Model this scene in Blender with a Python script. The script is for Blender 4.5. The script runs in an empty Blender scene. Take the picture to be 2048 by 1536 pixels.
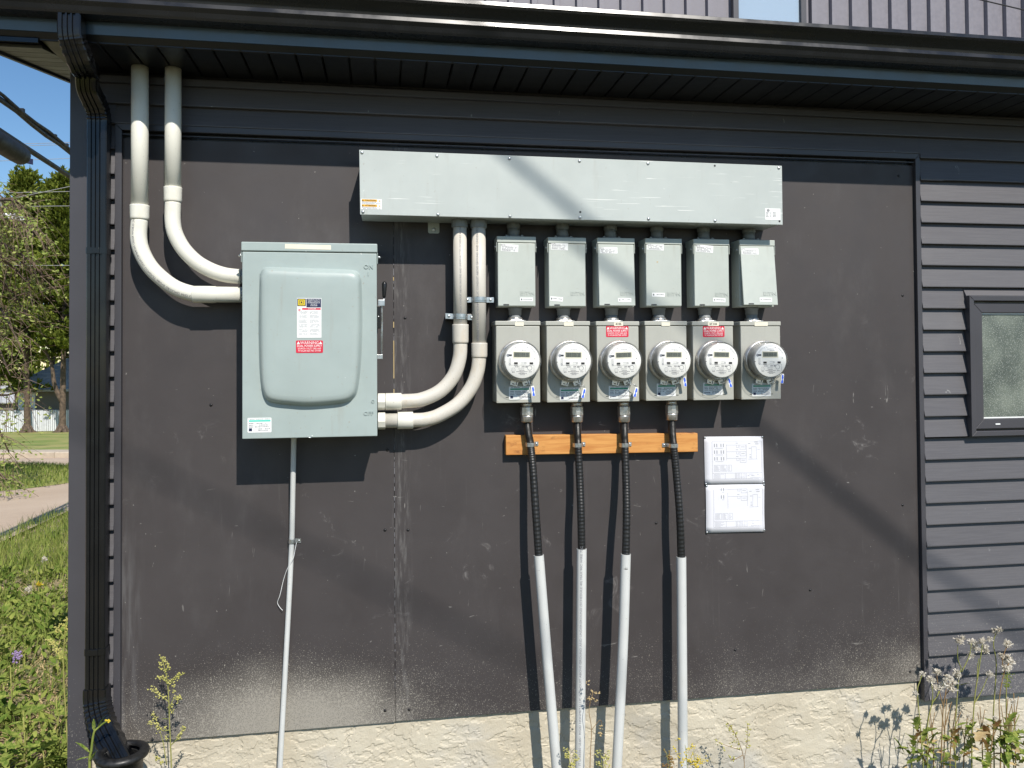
import bpy, bmesh, math, random
from mathutils import Vector, Matrix, noise
R = random.Random(7)
V = Vector
# ------------------------------------------------------------------ camera, sky, sun, exposure
sc = bpy.context.scene
F, PY = 1588.0, 688.87
CAM = V((1.0389, -3.4040, 1.8178))
yaw, pit, rol = math.radians(9.09), math.radians(1.151), math.radians(-0.397)
_f = V((math.sin(yaw), math.cos(yaw), 0)); _r = V((math.cos(yaw), -math.sin(yaw), 0)); _u = V((0, 0, 1))
FW = _f * math.cos(pit) + _u * math.sin(pit); _u2 = _u * math.cos(pit) - _f * math.sin(pit)
RT = _r * math.cos(rol) + _u2 * math.sin(rol); UP = _u2 * math.cos(rol) - _r * math.sin(rol)
cd = bpy.data.cameras.new('camera'); cam = bpy.data.objects.new('camera', cd); sc.collection.objects.link(cam)
m = Matrix((RT, UP, -FW)).transposed().to_4x4(); m.translation = CAM; cam.matrix_world = m
cd.sensor_width = 36; cd.sensor_fit = 'HORIZONTAL'; cd.lens = F / 2048 * 36; cd.shift_y = -(768 - PY) / 2048
cd.clip_start = 0.05; cd.clip_end = 2000
sc.camera = cam
SUN = V((-0.285, 1.0, -1.02)).normalized()
w = bpy.data.worlds.new('World'); sc.world = w; w.use_nodes = True
sky = w.node_tree.nodes.new('ShaderNodeTexSky'); sky.sky_type = 'NISHITA'; sky.sun_disc = False
sky.sun_elevation = math.asin(-SUN.z); sky.sun_rotation = math.atan2(-SUN.x, -SUN.y)
sky.air_density = 1.0; sky.dust_density = 0.1; sky.ozone_density = 2.2
bg = w.node_tree.nodes['Background']; hs_ = w.node_tree.nodes.new('ShaderNodeHueSaturation'); hs_.inputs['Saturation'].default_value = 1.18; w.node_tree.links.new(sky.outputs[0], hs_.inputs['Color']); w.node_tree.links.new(hs_.outputs[0], bg.inputs[0]); bg.inputs[1].default_value = 0.100
sd = bpy.data.lights.new('sun', 'SUN'); so = bpy.data.objects.new('sun', sd); sc.collection.objects.link(so)
sd.energy = 4.4; sd.angle = math.radians(0.53); sd.color = (1.0, 0.945, 0.86); so.rotation_euler = SUN.to_track_quat('-Z', 'Y').to_euler()
so.location = (3, -8, 9)
vs = sc.view_settings; vs.view_transform = 'Standard'; vs.look = 'None'; vs.exposure = 0.31; vs.gamma = 1; vs.use_curve_mapping = False
sc.cycles.max_bounces = 5; sc.cycles.diffuse_bounces = 2; sc.cycles.glossy_bounces = 2; sc.cycles.transparent_max_bounces = 10; sc.cycles.caustics_reflective = False; sc.cycles.caustics_refractive = False

def at(px, py, Y):
    d = FW + RT * ((px - 1024) / F) - UP * ((py - PY) / F)
    return CAM + d * ((Y - CAM.y) / d.y)
def gz(x, y):
    return -0.05 - 0.05 * min(max(x, -1), 3.5) - 0.05 * min(max(0, y), 70)
def gat(px, py):
    lo, hi = 0.5, 200.0
    d = FW + RT * ((px - 1024) / F) - UP * ((py - PY) / F)
    for _ in range(50):
        t = (lo + hi) / 2; p = CAM + d * t
        if p.z > gz(p.x, p.y): lo = t
        else: hi = t
    return CAM + d * lo

# ------------------------------------------------------------------ materials
class G:
    def __init__(s, name):
        s.m = bpy.data.materials.new(name); s.m.use_nodes = True; s.t = s.m.node_tree; s.n = s.t.nodes
        s.b = s.n['Principled BSDF']; s.out = s.n['Material Output']; s._c = None
    def new(s, ty, **k):
        n = s.n.new('ShaderNode' + ty)
        for a, b in k.items(): setattr(n, a, b)
        return n
    def put(s, sock, v):
        if isinstance(v, bpy.types.NodeSocket): s.t.links.new(v, sock)
        elif v is not None:
            if sock.type == 'RGBA' and len(v) == 3: v = (*v, 1)
            sock.default_value = v
    @property
    def co(s):
        if not s._c: s._c = s.new('TexCoord').outputs['Object']
        return s._c
    def map(s, scale=(1, 1, 1), loc=(0, 0, 0), rot=(0, 0, 0)):
        n = s.new('Mapping'); s.put(n.inputs[0], s.co); n.inputs['Scale'].default_value = scale; n.inputs['Location'].default_value = loc; n.inputs['Rotation'].default_value = rot
        return n.outputs[0]
    def noise(s, scale, detail=3, rough=.55, vec=None, dist=0):
        n = s.new('TexNoise'); s.put(n.inputs['Vector'], vec or s.co); n.inputs['Scale'].default_value = scale; n.inputs['Detail'].default_value = detail; n.inputs['Roughness'].default_value = rough; n.inputs['Distortion'].default_value = dist
        return n.outputs[0]
    def vor(s, scale, vec=None, feature='F1', out=0):
        n = s.new('TexVoronoi', feature=feature); s.put(n.inputs['Vector'], vec or s.co); n.inputs['Scale'].default_value = scale
        return n.outputs[out]
    def math(s, op, a, b=None, c=None, clamp=False):
        n = s.new('Math', operation=op, use_clamp=clamp); s.put(n.inputs[0], a)
        if b is not None: s.put(n.inputs[1], b)
        if c is not None: s.put(n.inputs[2], c)
        return n.outputs[0]
    def step(s, v, a, b, lo=0.0, hi=1.0):
        n = s.new('MapRange', interpolation_type='SMOOTHSTEP'); s.put(n.inputs[0], v)
        for i, x in enumerate((a, b, lo, hi)): s.put(n.inputs[i + 1], x)
        return n.outputs[0]
    def mix(s, f, a, b):
        n = s.new('Mix', data_type='RGBA'); s.put(n.inputs[0], f); s.put(n.inputs[6], a); s.put(n.inputs[7], b)
        return n.outputs[2]
    def sep(s):
        n = s.new('SeparateXYZ'); s.put(n.inputs[0], s.new('NewGeometry').outputs['Position']); return n.outputs
    def bump(s, h, st=.3, d=.01):
        n = s.new('Bump'); s.put(n.inputs['Height'], h); n.inputs['Strength'].default_value = st; n.inputs['Distance'].default_value = d
        s.put(s.b.inputs['Normal'], n.outputs[0])
    def set(s, col=None, rough=None, metal=None, spec=None):
        s.put(s.b.inputs['Base Color'], col); s.put(s.b.inputs['Roughness'], rough); s.put(s.b.inputs['Metallic'], metal)
        if spec is not None: s.put(s.b.inputs['Specular IOR Level'], spec)
        return s.m
M = {}
def plain(name, col, rough=.5, metal=0, var=.12, scale=14, spec=None, bump=0, bscale=300):
    g = G(name)
    n = g.noise(scale, 2); k = g.step(n, .3, .7)
    c = g.mix(k, tuple(x * (1 - var) for x in col), tuple(min(1, x * (1 + var)) for x in col))
    r = g.step(n, .3, .7, max(0, rough - .06), min(1, rough + .06))
    g.set(c, r, metal, spec)
    if bump: g.bump(g.noise(bscale, 2), bump, .002)
    M[name] = g.m; return g.m
def painted(name, col, rough, dirt, dcol=(.30, .27, .22), scr=0.0, chip=.35):
    """enamelled sheet steel: faint mottling, dust runs, a few pale scratches"""
    g = G(name)
    c = g.mix(g.step(g.noise(5, 4), .3, .7), tuple(x * .95 for x in col), tuple(x * 1.03 for x in col))
    run = g.step(g.noise(1, 5, .6, g.map((30, 30, 3))), .56, .8)
    c = g.mix(g.math('MULTIPLY', run, dirt), c, dcol)
    speck = g.step(g.noise(70, 2, .5), .70, .76)
    c = g.mix(g.math('MULTIPLY', speck, dirt * 1.5), c, dcol)
    ch = g.math('MULTIPLY', g.step(g.noise(34, 3, .6), .715, .735), g.step(g.noise(4.5, 2), .53, .6)); c = g.mix(g.math('MULTIPLY', ch, chip), c, (.78, .80, .78))
    if scr:
        a = g.step(g.noise(1, 2, .5, g.map((5, 5, 210), (0, 0, 0), (0, .10, 0)), .3), .665, .70)
        b = g.step(g.noise(3.2, 2), .52, .62)
        c = g.mix(g.math('MULTIPLY', g.math('MULTIPLY', a, b), scr), c, (.85, .85, .82))
    g.set(c, g.step(g.noise(40, 3), .3, .7, rough - .06, rough + .08))
    g.bump(g.noise(240, 2), .05, .002)
    M[name] = g.m; return g.m

painted('trough_paint', (.462, .50, .482), .45, .22, scr=.65)
painted('breaker_paint', (.465, .50, .46), .42, .25)
painted('switch_paint', (.352, .414, .400), .38, .35, chip=.9)
painted('socket_paint', (.41, .41, .365), .42, .5)
plain('white_print', (.80, .81, .80), .55, var=.03)
plain('paper', (.70, .70, .745), .75, var=.02)
plain('tape_cream', (.78, .74, .60), .6, var=.04)
plain('red_print', (.62, .012, .045), .4, var=.05)
plain('orange_print', (.75, .40, .03), .5, var=.05)
plain('navy_print', (.015, .022, .075), .5)
plain('green_print', (.02, .30, .17), .5, var=.05)
plain('teal_print', (.08, .62, .50), .5, var=.05)
plain('blue_print', (.04, .13, .75), .4, var=.1)
plain('yellow_print', (.72, .55, .03), .5, var=.05)
plain('ink', (.02, .02, .024), .6)
plain('grey_ink', (.22, .22, .24), .6)
plain('pale_ink', (.27, .28, .31), .6)
plain('black_rubber', (.012, .012, .012), .45, var=.3, scale=60)
plain('black_plastic', (.010, .010, .011), .3)
plain('zinc', (.55, .57, .58), .32, .9, var=.12, scale=60)
plain('aluminium', (.62, .60, .57), .34, .85, var=.2, scale=35, bump=.15, bscale=120)
plain('screw_black', (.02, .02, .022), .35, .3)
plain('grey_pvc', (.20, .215, .22), .5, var=.08)
def pvc(name, col, stain):
    g = G(name)
    c = g.mix(g.step(g.noise(4, 5, .6), .3, .75), tuple(x * .93 for x in col), tuple(min(1, x * 1.04) for x in col))
    c = g.mix(g.math('MULTIPLY', g.step(g.noise(1, 5, .65, g.map((9, 9, 5))), .52, .75), stain), c, (.52, .38, .20))
    c = g.mix(g.math('MULTIPLY', g.step(g.noise(160, 2, .5), .69, .74), .5), c, (.25, .22, .18))
    g.set(c, g.step(g.noise(20, 3), .3, .7, .34, .5)); M[name] = g.m
pvc('cream_pvc', (.78, .765, .68), .32); pvc('beige_pvc', (.62, .585, .52), .42); pvc('light_pvc', (.60, .61, .595), .12)
# painted plywood backing board: scuffs, hand marks, mud splash thickening to the foot
g = G('backing_board'); X, Y_, Z = g.sep()
base = g.mix(g.step(g.noise(2.2, 5, .6), .3, .7), (.045, .0385, .0385), (.053, .046, .046))
base = g.mix(g.math('MULTIPLY', g.step(g.noise(1, 6, .7, g.map((2.6, 1, 1.1), (3, 0, 1))), .52, .80), .32), base, (.13, .122, .12))
vert = g.math('MULTIPLY', g.step(g.noise(1, 5, .7, g.map((34, 1, 1.6))), .60, .80), g.step(Z, 1.9, .9))
base = g.mix(g.math('MULTIPLY', vert, .35), base, (.16, .155, .15))
sc1 = g.step(g.noise(1, 3, .5, g.map((11, 1, 60), (0, 0, 0), (0, .7, 0)), .8), .715, .75)
sc2 = g.step(g.noise(1, 3, .5, g.map((70, 1, 9), (5, 0, 2), (0, -.45, 0)), .8), .715, .75)
msk = g.math('MULTIPLY', g.step(g.noise(2.0, 3), .47, .6), g.step(Z, 2.5, 1.5))
base = g.mix(g.math('MULTIPLY', g.math('MULTIPLY', g.math('MAXIMUM', sc1, sc2), msk), .4), base, (.45, .43, .40))
hand = g.math('MULTIPLY', g.step(g.noise(10, 6, .75, None, 1.2), .56, .74), g.step(g.noise(2.3, 2, .5, g.map((1, 1, 1), (8, 0, 3))), .54, .64))
hand = g.math('MULTIPLY', hand, g.math('MULTIPLY', g.step(Z, 2.2, 1.4), g.step(Z, .55, .9)))
base = g.mix(g.math('MULTIPLY', hand, .4), base, (.36, .34, .33))
seam = g.math('MULTIPLY', g.step(g.math('ABSOLUTE', g.math('SUBTRACT', X, 1.105)), .055, .0), g.step(g.noise(1, 5, .7, g.map((60, 1, 7))), .45, .72))
base = g.mix(g.math('MULTIPLY', seam, .38), base, (.30, .29, .28))
edge_ = g.math('MULTIPLY', g.step(X, .10, .0), g.math('MULTIPLY', g.step(g.noise(1, 4, .6, g.map((30, 1, 3))), .4, .7), g.step(Z, 1.5, .5)))
base = g.mix(g.math('MULTIPLY', edge_, .4), base, (.24, .24, .245))
fly = g.step(g.noise(62, 2, .5), .735, .765)
base = g.mix(g.math('MULTIPLY', fly, .38), base, (.5, .48, .44))
# splash: threshold falls towards the foot, with two heavier lobes
lob = g.math('ADD', g.step(g.math('ABSOLUTE', g.math('SUBTRACT', X, .60)), .85, .0, 0, .46), g.step(X, 2.7, 3.6, 0, .18))
hgt = g.math('ADD', g.step(Z, 1.12, .26, 0, .56), g.math('MULTIPLY', lob, g.step(Z, .86, .28)))
hgt = g.math('ADD', hgt, g.math('MULTIPLY', g.math('SUBTRACT', g.noise(3.0, 4), .5), .35))
sp = g.noise(230, 2.0, .55); sp2 = g.noise(95, 1.5, .5)
thr = g.math('SUBTRACT', .86, g.math('MULTIPLY', hgt, .42))
spl = g.math('MAXIMUM', g.step(g.math('SUBTRACT', sp, thr), -.02, .04), g.step(g.math('SUBTRACT', sp2, g.math('ADD', thr, .07)), -.01, .03))
spl = g.math('MULTIPLY', spl, g.step(Z, 1.30, 1.0))
base = g.mix(g.math('MULTIPLY', spl, .75), base, (.34, .315, .27))
film = g.math('MULTIPLY', g.step(hgt, .50, 1.06), .66)
base = g.mix(film, base, (.33, .305, .26))
g.set(base, g.step(g.noise(6, 4), .3, .7, .48, .66), spec=.45)
g.bump(g.math('ADD', g.noise(330, 2), g.math('MULTIPLY', g.noise(28, 3), .6)), .12, .003); M['board'] = g.m
# vinyl lap siding with stretched grain
g = G('siding_vinyl'); X, Y_, Z = g.sep()
gr = g.noise(1, 4, .6, g.map((7, 40, 260)))
c = g.mix(g.step(gr, .35, .65), (.074, .070, .077), (.090, .086, .093))
c = g.mix(g.math('MULTIPLY', g.step(g.noise(2.5, 4), .55, .75), .25), c, (.16, .155, .15))
sp = g.step(g.math('SUBTRACT', g.noise(170, 2), g.step(Z, .95, .15, .78, .58)), -.01, .04)
c = g.mix(g.math('MULTIPLY', sp, .6), c, (.38, .36, .32))
oi = g.new('ObjectInfo'); c = g.mix(g.step(oi.outputs['Random'], 0, 1, 0, .2), c, (.14, .135, .14))
smear = g.step(g.noise(1, 4, .6, g.map((26, 26, 14), (3, 0, 7)), .6), .705, .76)
c = g.mix(g.math('MULTIPLY', smear, .45), c, (.55, .55, .53))
g.set(c, .5, spec=.5); g.bump(gr, .22, .002); M['siding'] = g.m
plain('upper_vinyl', (.18, .17, .195), .55, var=.06, scale=30, bump=.2, bscale=160)
g = G('trim_metal'); X, Y_, Z = g.sep()
c = g.mix(g.step(g.noise(3, 4), .3, .7), (.050, .048, .055), (.058, .056, .064))
sp = g.step(g.math('SUBTRACT', g.noise(190, 2), g.step(Z, .9, .2, .80, .62)), -.01, .04)
c = g.mix(g.math('MULTIPLY', sp, .5), c, (.36, .34, .30)); g.set(c, .42); M['trim'] = g.m
def blackmetal(name, col, rough, dust=.25):
    g = G(name)
    c = g.mix(g.step(g.noise(3, 4), .3, .7), tuple(x * .85 for x in col), tuple(x * 1.1 for x in col))
    st = g.step(g.noise(1, 4, .6, g.map((60, 60, 2.5))), .56, .78)
    c = g.mix(g.math('MULTIPLY', st, dust), c, tuple(x * 2.2 + .02 for x in col))
    g.set(c, g.step(g.noise(9, 3), .3, .7, rough - .05, rough + .08), spec=.5); M[name] = g.m
blackmetal('gutter_metal', (.011, .0115, .013), .25, .15); blackmetal('spout_metal', (.006, .0065, .0075), .2, .1)
blackmetal('fascia_sky_tint', (.052, .080, .118), .17, .03); blackmetal('soffit_metal', (.007, .0075, .0085), .34, .05); blackmetal('rake_metal_lit', (.06, .06, .05), .4, .05)  # blue sky reflection painted into fascia; rake copies soffit metal lightened as ground bounce
# trowelled stucco
g = G('stucco')
c = g.mix(g.step(g.noise(3.2, 5, .6), .3, .7), (.475, .42, .32), (.555, .505, .40))
c = g.mix(g.math('MULTIPLY', g.step(g.noise(1, 4, .6, g.map((2.2, 1, 3), (2, 0, 5))), .5, .7), .6), c, (.47, .45, .41))
c = g.mix(g.math('MULTIPLY', g.step(g.noise(90, 3), .60, .72), .3), c, (.33, .29, .22))
g.set(c, .9); g.bump(g.noise(190, 3, .7), .3, .003); M['stucco'] = g.m
# timber
g = G('board_wood')
gr = g.noise(1, 6, .65, g.map((5, 60, 62)), .7)
c = g.mix(g.step(gr, .32, .68), (.50, .20, .045), (.64, .31, .085))
c = g.mix(g.math('MULTIPLY', g.step(g.noise(1, 4, .6, g.map((14, 10, 30), (.3, 0, .2))), .60, .74), .75), c, (.27, .10, .025))
kn = g.vor(1, g.map((7.5, 7.5, 21), (.2, 0, .45))); c = g.mix(g.step(kn, .17, .07), c, (.16, .06, .02))
g.set(c, .62); g.bump(gr, .15, .002); M['wood'] = g.m
# obscured pane and sky-tinted upper pane
g = G('obscured_glass')
c = g.mix(g.step(g.noise(3.5, 4), .35, .7), (.07, .085, .075), (.19, .215, .18)); n = g.noise(210, 2)
c = g.mix(g.math('MULTIPLY', g.step(n, .52, .68), .7), c, (.34, .36, .325)); g.set(c, .2, spec=.5); g.bump(n, .35, .003); M['obscured'] = g.m
g = G('sky_tinted_pane'); g.set((.34, .42, .50), .05, spec=.8); g.b.inputs['IOR'].default_value = 1.9; M['pane'] = g.m  # pale blue base stands in for the sky reflected in the pane
# clear meter cover: thin polycarbonate
g = G('meter_glass'); tr = g.new('BsdfTransparent'); gl = g.new('BsdfGlossy'); lw = g.new('LayerWeight'); lw.inputs[0].default_value = .5; fc = g.math('MULTIPLY_ADD', g.math('POWER', lw.outputs['Facing'], 4.0), .85, .035); mx = g.new('MixShader')
tr.inputs[0].default_value = (.985, .985, .975, 1); gl.inputs['Roughness'].default_value = .06
g.t.links.new(fc, mx.inputs[0]); g.t.links.new(tr.outputs[0], mx.inputs[1]); g.t.links.new(gl.outputs[0], mx.inputs[2]); g.t.links.new(mx.outputs[0], g.out.inputs[0]); M['glass'] = g.m
plain('meter_white', (.86, .855, .835), .45, var=.02); plain('lcd', (.16, .17, .13), .25, var=.1); plain('meter_grey', (.50, .49, .47), .4, var=.25, scale=30)
def leafm(name, a, b, trans=.35):
    g = G(name); oi = g.new('ObjectInfo')
    c = g.mix(g.step(g.noise(9, 3), .3, .7), a, b)
    d = g.new('BsdfDiffuse'); t = g.new('BsdfTranslucent'); mx = g.new('MixShader'); mx.inputs[0].default_value = trans
    g.put(d.inputs[0], c); g.put(t.inputs[0], c); g.t.links.new(d.outputs[0], mx.inputs[1]); g.t.links.new(t.outputs[0], mx.inputs[2]); g.t.links.new(mx.outputs[0], g.out.inputs[0]); M[name] = g.m
leafm('grass_blade', (.14, .22, .04), (.38, .40, .12)); leafm('weed_leaf', (.12, .20, .035), (.38, .42, .11)); leafm('dry_leaf', (.30, .13, .06), (.42, .33, .12))
leafm('yellow_seed', (.50, .48, .13), (.62, .58, .22), .2); leafm('yellow_flower', (.68, .52, .05), (.75, .62, .12), .2); leafm('stem_green', (.24, .26, .07), (.38, .36, .13), .1)
leafm('fluff', (.72, .66, .55), (.82, .78, .70), .4); leafm('stem_brown', (.28, .17, .08), (.36, .25, .13), .1); leafm('purple_flower', (.30, .22, .42), (.4, .3, .5), .2)
leafm('straw', (.46, .34, .17), (.56, .44, .25), .1)
leafm('pine_needle', (.06, .10, .018), (.25, .28, .05), .2); leafm('pale_leaf', (.20, .29, .06), (.44, .47, .16), .4)
plain('twig', (.20, .14, .10), .85, var=.3); plain('bark', (.105, .075, .052), .9, var=.45, scale=6, bump=.8, bscale=14)
g = G('lawn_ground'); X, Y_, Z = g.sep()
c = g.mix(g.step(g.noise(1.6, 5, .7), .4, .62), (.40, .30, .19), (.15, .19, .05))
c = g.mix(g.math('MULTIPLY', g.step(g.noise(40, 4), .5, .7), .5), c, (.50, .40, .27)); g.set(c, .95); g.bump(g.noise(30, 5, .7), .8, .03); M['ground'] = g.m
g = G('far_lawn'); c = g.mix(g.step(g.noise(.5, 5, .7), .35, .65), (.19, .25, .05), (.36, .33, .11)); g.set(c, .95); g.bump(g.noise(20, 4), .6, .05); M['lawn'] = g.m
g = G('low_bounce_ground'); c = g.mix(g.step(g.noise(3, 3, .7), .35, .65), (.06, .065, .035), (.09, .09, .06)); g.set(c, .95); M['low_bounce_ground'] = g.m  # kept dark so little light bounces up to the wall
g = G('dusty_road'); c = g.mix(g.step(g.noise(.35, 5, .65), .3, .7), (.47, .355, .255), (.56, .44, .325))
c = g.mix(g.math('MULTIPLY', g.step(g.noise(60, 3), .55, .7), .35), c, (.17, .13, .10)); g.set(c, .9); g.bump(g.noise(50, 4), .5, .02); M['road'] = g.m
plain('kerb_concrete', (.50, .42, .32), .9, var=.1, scale=4); plain('far_wall', (.20, .175, .145), .9, var=.06, scale=1); plain('fence_white', (.66, .68, .70), .7, var=.06, scale=6)
plain('white_paint', (.78, .79, .80), .5, var=.02)
g = G('shingle'); c = g.mix(g.step(g.noise(4, 3), .3, .7), (.34, .35, .36), (.46, .47, .47)); g.set(c, .9); g.bump(g.noise(30, 3), .5, .02); M['shingle'] = g.m
plain('cable_black', (.006, .006, .0065), .6, var=.2); plain('wire_grey', (.30, .30, .31), .5)

# ------------------------------------------------------------------ mesh helpers
COL = sc.collection
WL = {}
class MB:
    def __init__(s): s.v = []; s.f = []; s.sm = []
    def add(s, vs, fs, smooth=False):
        o = len(s.v); s.v += [tuple(p) for p in vs]; s.f += [tuple(i + o for i in f) for f in fs]; s.sm += [smooth] * len(fs); return s
    def box(s, x0, x1, y0, y1, z0, z1):
        return s.add([(x0, y0, z0), (x1, y0, z0), (x1, y1, z0), (x0, y1, z0), (x0, y0, z1), (x1, y0, z1), (x1, y1, z1), (x0, y1, z1)],
                     [(0, 3, 2, 1), (4, 5, 6, 7), (0, 1, 5, 4), (1, 2, 6, 5), (2, 3, 7, 6), (3, 0, 4, 7)])
    def hexa(s, a, b):   # two quads (front list, back list), same winding
        return s.add(a + b, [(0, 1, 2, 3), (7, 6, 5, 4), (0, 4, 5, 1), (1, 5, 6, 2), (2, 6, 7, 3), (3, 7, 4, 0)])
    def ext(s, poly, fn, c0, c1, smooth=False, caps=True):   # poly of 2d points, fn(a,b,c)->xyz
        n = len(poly); vs = [fn(a, b, c0) for a, b in poly] + [fn(a, b, c1) for a, b in poly]
        fs = [(i, (i + 1) % n, n + (i + 1) % n, n + i) for i in range(n)]; s.add(vs, fs, smooth)
        if caps: o = len(s.v) - 2 * n; s.f += [tuple(o + i for i in range(n - 1, -1, -1)), tuple(o + n + i for i in range(n))]; s.sm += [False, False]
        return s
    def alongx(s, poly, x0, x1, **k): return s.ext(poly, lambda a, b, c: (c, a, b), x0, x1, **k)
    def plate(s, poly, y0, y1, **k): return s.ext(poly, lambda a, b, c: (a, c, b), y0, y1, **k)
    def tube(s, path, r, seg=12, caps=True, prof=None, a0=None, smooth=True):
        """round (or profiled) sweep by parallel transport; r number or list"""
        P = [V(p) for p in path]; n = len(P)
        T = [((P[min(i + 1, n - 1)] - P[max(i - 1, 0)])).normalized() for i in range(n)]
        A = V(a0) if a0 else (V((1, 0, 0)) if abs(T[0].x) < .9 else V((0, 0, 1)))
        if prof is None: prof = [(math.cos(2 * math.pi * i / seg), math.sin(2 * math.pi * i / seg)) for i in range(seg)]
        q = len(prof); vs = []
        for i in range(n):
            A = (A - T[i] * A.dot(T[i])).normalized(); B = T[i].cross(A)
            k = r[i] if isinstance(r, (list, tuple)) else r
            vs += [P[i] + A * (a * k) + B * (b * k) for a, b in prof]
        fs = [(i * q + j, i * q + (j + 1) % q, (i + 1) * q + (j + 1) % q, (i + 1) * q + j) for i in range(n - 1) for j in range(q)]
        s.add(vs, fs, smooth)
        if caps: o = len(s.v) - n * q; s.f += [tuple(o + j for j in range(q - 1, -1, -1)), tuple(o + (n - 1) * q + j for j in range(q))]; s.sm += [False, False]
        return s
    def lathe(s, prof, c, axis='-y', seg=24, smooth=True, cap=True):   # prof [(r,h)]
        c = V(c); ax = {'-y': (V((1, 0, 0)), V((0, 0, 1)), V((0, -1, 0))), 'z': (V((1, 0, 0)), V((0, 1, 0)), V((0, 0, 1))), 'x': (V((0, 1, 0)), V((0, 0, 1)), V((1, 0, 0)))}[axis]
        vs = [c + ax[0] * (r * math.cos(2 * math.pi * j / seg)) + ax[1] * (r * math.sin(2 * math.pi * j / seg)) + ax[2] * h for r, h in prof for j in range(seg)]
        n = len(prof); fs = [(i * seg + j, i * seg + (j + 1) % seg, (i + 1) * seg + (j + 1) % seg, (i + 1) * seg + j) for i in range(n - 1) for j in range(seg)]
        s.add(vs, fs, smooth)
        if cap: o = len(s.v) - n * seg; s.f += [tuple(o + j for j in range(seg)), tuple(o + (n - 1) * seg + j for j in range(seg))]; s.sm += [False, False]
        return s
    def blob(s, c, r, k=1.0):
        c = V(c); j = lambda: R.uniform(.7, 1.3)
        d = [V((r * j(), 0, 0)), V((-r * j(), 0, 0)), V((0, r * j(), 0)), V((0, -r * j(), 0)), V((0, 0, r * k * j())), V((0, 0, -r * k * j()))]
        return s.add([c + x for x in d], [(0, 2, 4), (2, 1, 4), (1, 3, 4), (3, 0, 4), (2, 0, 5), (1, 2, 5), (3, 1, 5), (0, 3, 5)])
    def text(s, body, size, org, u=(1, 0, 0), v=(0, 0, 1), align='CENTER', bold=0.0, wx=1.0, fn=None):
        vs, fs = glyphs(body, align, bold); org, u, v = V(org), V(u), V(v)
        f2 = fn or (lambda a, b: org + u * a + v * b)
        return s.add([f2(x * size * wx, y * size) for x, y in vs], fs)
    def build(s, name, mat, parent=None, bevel=0, seg=2, loc=None):
        off = WL.get(parent.name, V()) if parent else V()
        me = bpy.data.meshes.new(name); me.from_pydata([V(p) - off for p in s.v], [], s.f)
        me.polygons.foreach_set('use_smooth', s.sm); me.update()
        if len(s.f) < 60000:
            bm = bmesh.new(); bm.from_mesh(me); bmesh.ops.recalc_face_normals(bm, faces=bm.faces); bm.to_mesh(me); bm.free()
        me.materials.append(M[mat] if isinstance(mat, str) else mat)
        o = bpy.data.objects.new(name, me); COL.objects.link(o)
        if parent: o.parent = parent
        WL[o.name] = off.copy()
        if bevel:
            b = o.modifiers.new('bevel', 'BEVEL'); b.width = bevel; b.segments = seg; b.limit_method = 'ANGLE'; b.angle_limit = math.radians(40)
        return o
_GL = {}
def glyphs(body, align, bold):
    k = (body, align, bold)
    if k in _GL: return _GL[k]
    cu = bpy.data.curves.new('t', 'FONT'); cu.body = body; cu.align_x = align; cu.align_y = 'CENTER'; cu.size = 1; cu.resolution_u = 2; cu.offset = bold
    o = bpy.data.objects.new('t', cu); COL.objects.link(o)
    dg = bpy.context.evaluated_depsgraph_get(); me = o.evaluated_get(dg).to_mesh()
    r = ([(v.co.x, v.co.y) for v in me.vertices], [tuple(p.vertices) for p in me.polygons])
    o.evaluated_get(dg).to_mesh_clear(); bpy.data.objects.remove(o); bpy.data.curves.remove(cu)
    _GL[k] = r; return r
def tag(o, label=None, cat=None, group=None, kind=None):
    for k, v in (('label', label), ('category', cat), ('group', group), ('kind', kind)):
        if v: o[k] = v
    return o
def thing(name, loc, label, cat, group=None):
    o = bpy.data.objects.new(name, None); COL.objects.link(o); o.location = loc; o.empty_display_size = .05
    WL[o.name] = V(loc); return tag(o, label, cat, group)
def copy_tree(o, loc=None, parent=None):
    c = o.copy(); COL.objects.link(c)
    if parent: c.parent = parent; WL[c.name] = WL[parent.name].copy()
    if loc is not None: c.location = loc; WL[c.name] = V(loc)
    for ch in o.children: copy_tree(ch, None, c)
    return c
def arc(c, r, a0, a1, n, u, v):   # points c + r(cos u + sin v)
    return [V(c) + V(u) * (r * math.cos(a0 + (a1 - a0) * i / n)) + V(v) * (r * math.sin(a0 + (a1 - a0) * i / n)) for i in range(n + 1)]
def rrect(x0, x1, z0, z1, r, n=4):
    pts = []
    for cx, cz, a in ((x1 - r, z0 + r, -90), (x1 - r, z1 - r, 0), (x0 + r, z1 - r, 90), (x0 + r, z0 + r, 180)):
        pts += [(cx + r * math.cos(math.radians(a + 90 * i / n)), cz + r * math.sin(math.radians(a + 90 * i / n))) for i in range(n + 1)]
    return pts
def bars(mb, x0, x1, z, h, y, fill=.8, step=.006):   # a line of print too small to read
    x = x0
    while x < x1 - .0008:
        l = R.uniform(.35, 1.5) * step
        if R.random() < fill: mb.add([(x, y, z), (min(x + l, x1), y, z), (min(x + l, x1), y, z + h), (x, y, z + h)], [(0, 1, 2, 3)])
        x += l + step * .25
def quad(mb, x0, x1, z0, z1, y): return mb.add([(x0, y, z0), (x1, y, z0), (x1, y, z1), (x0, y, z1)], [(0, 1, 2, 3)])
def ring2(mb, c, r0, r1, y, n=20):
    vs = []
    for i in range(n):
        a = 2 * math.pi * i / n; vs += [(c[0] + r0 * math.cos(a), y, c[1] + r0 * math.sin(a)), (c[0] + r1 * math.cos(a), y, c[1] + r1 * math.sin(a))]
    return mb.add(vs, [(2 * i, 2 * i + 1, (2 * i + 3) % (2 * n), (2 * i + 2) % (2 * n)) for i in range(n)])
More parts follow.
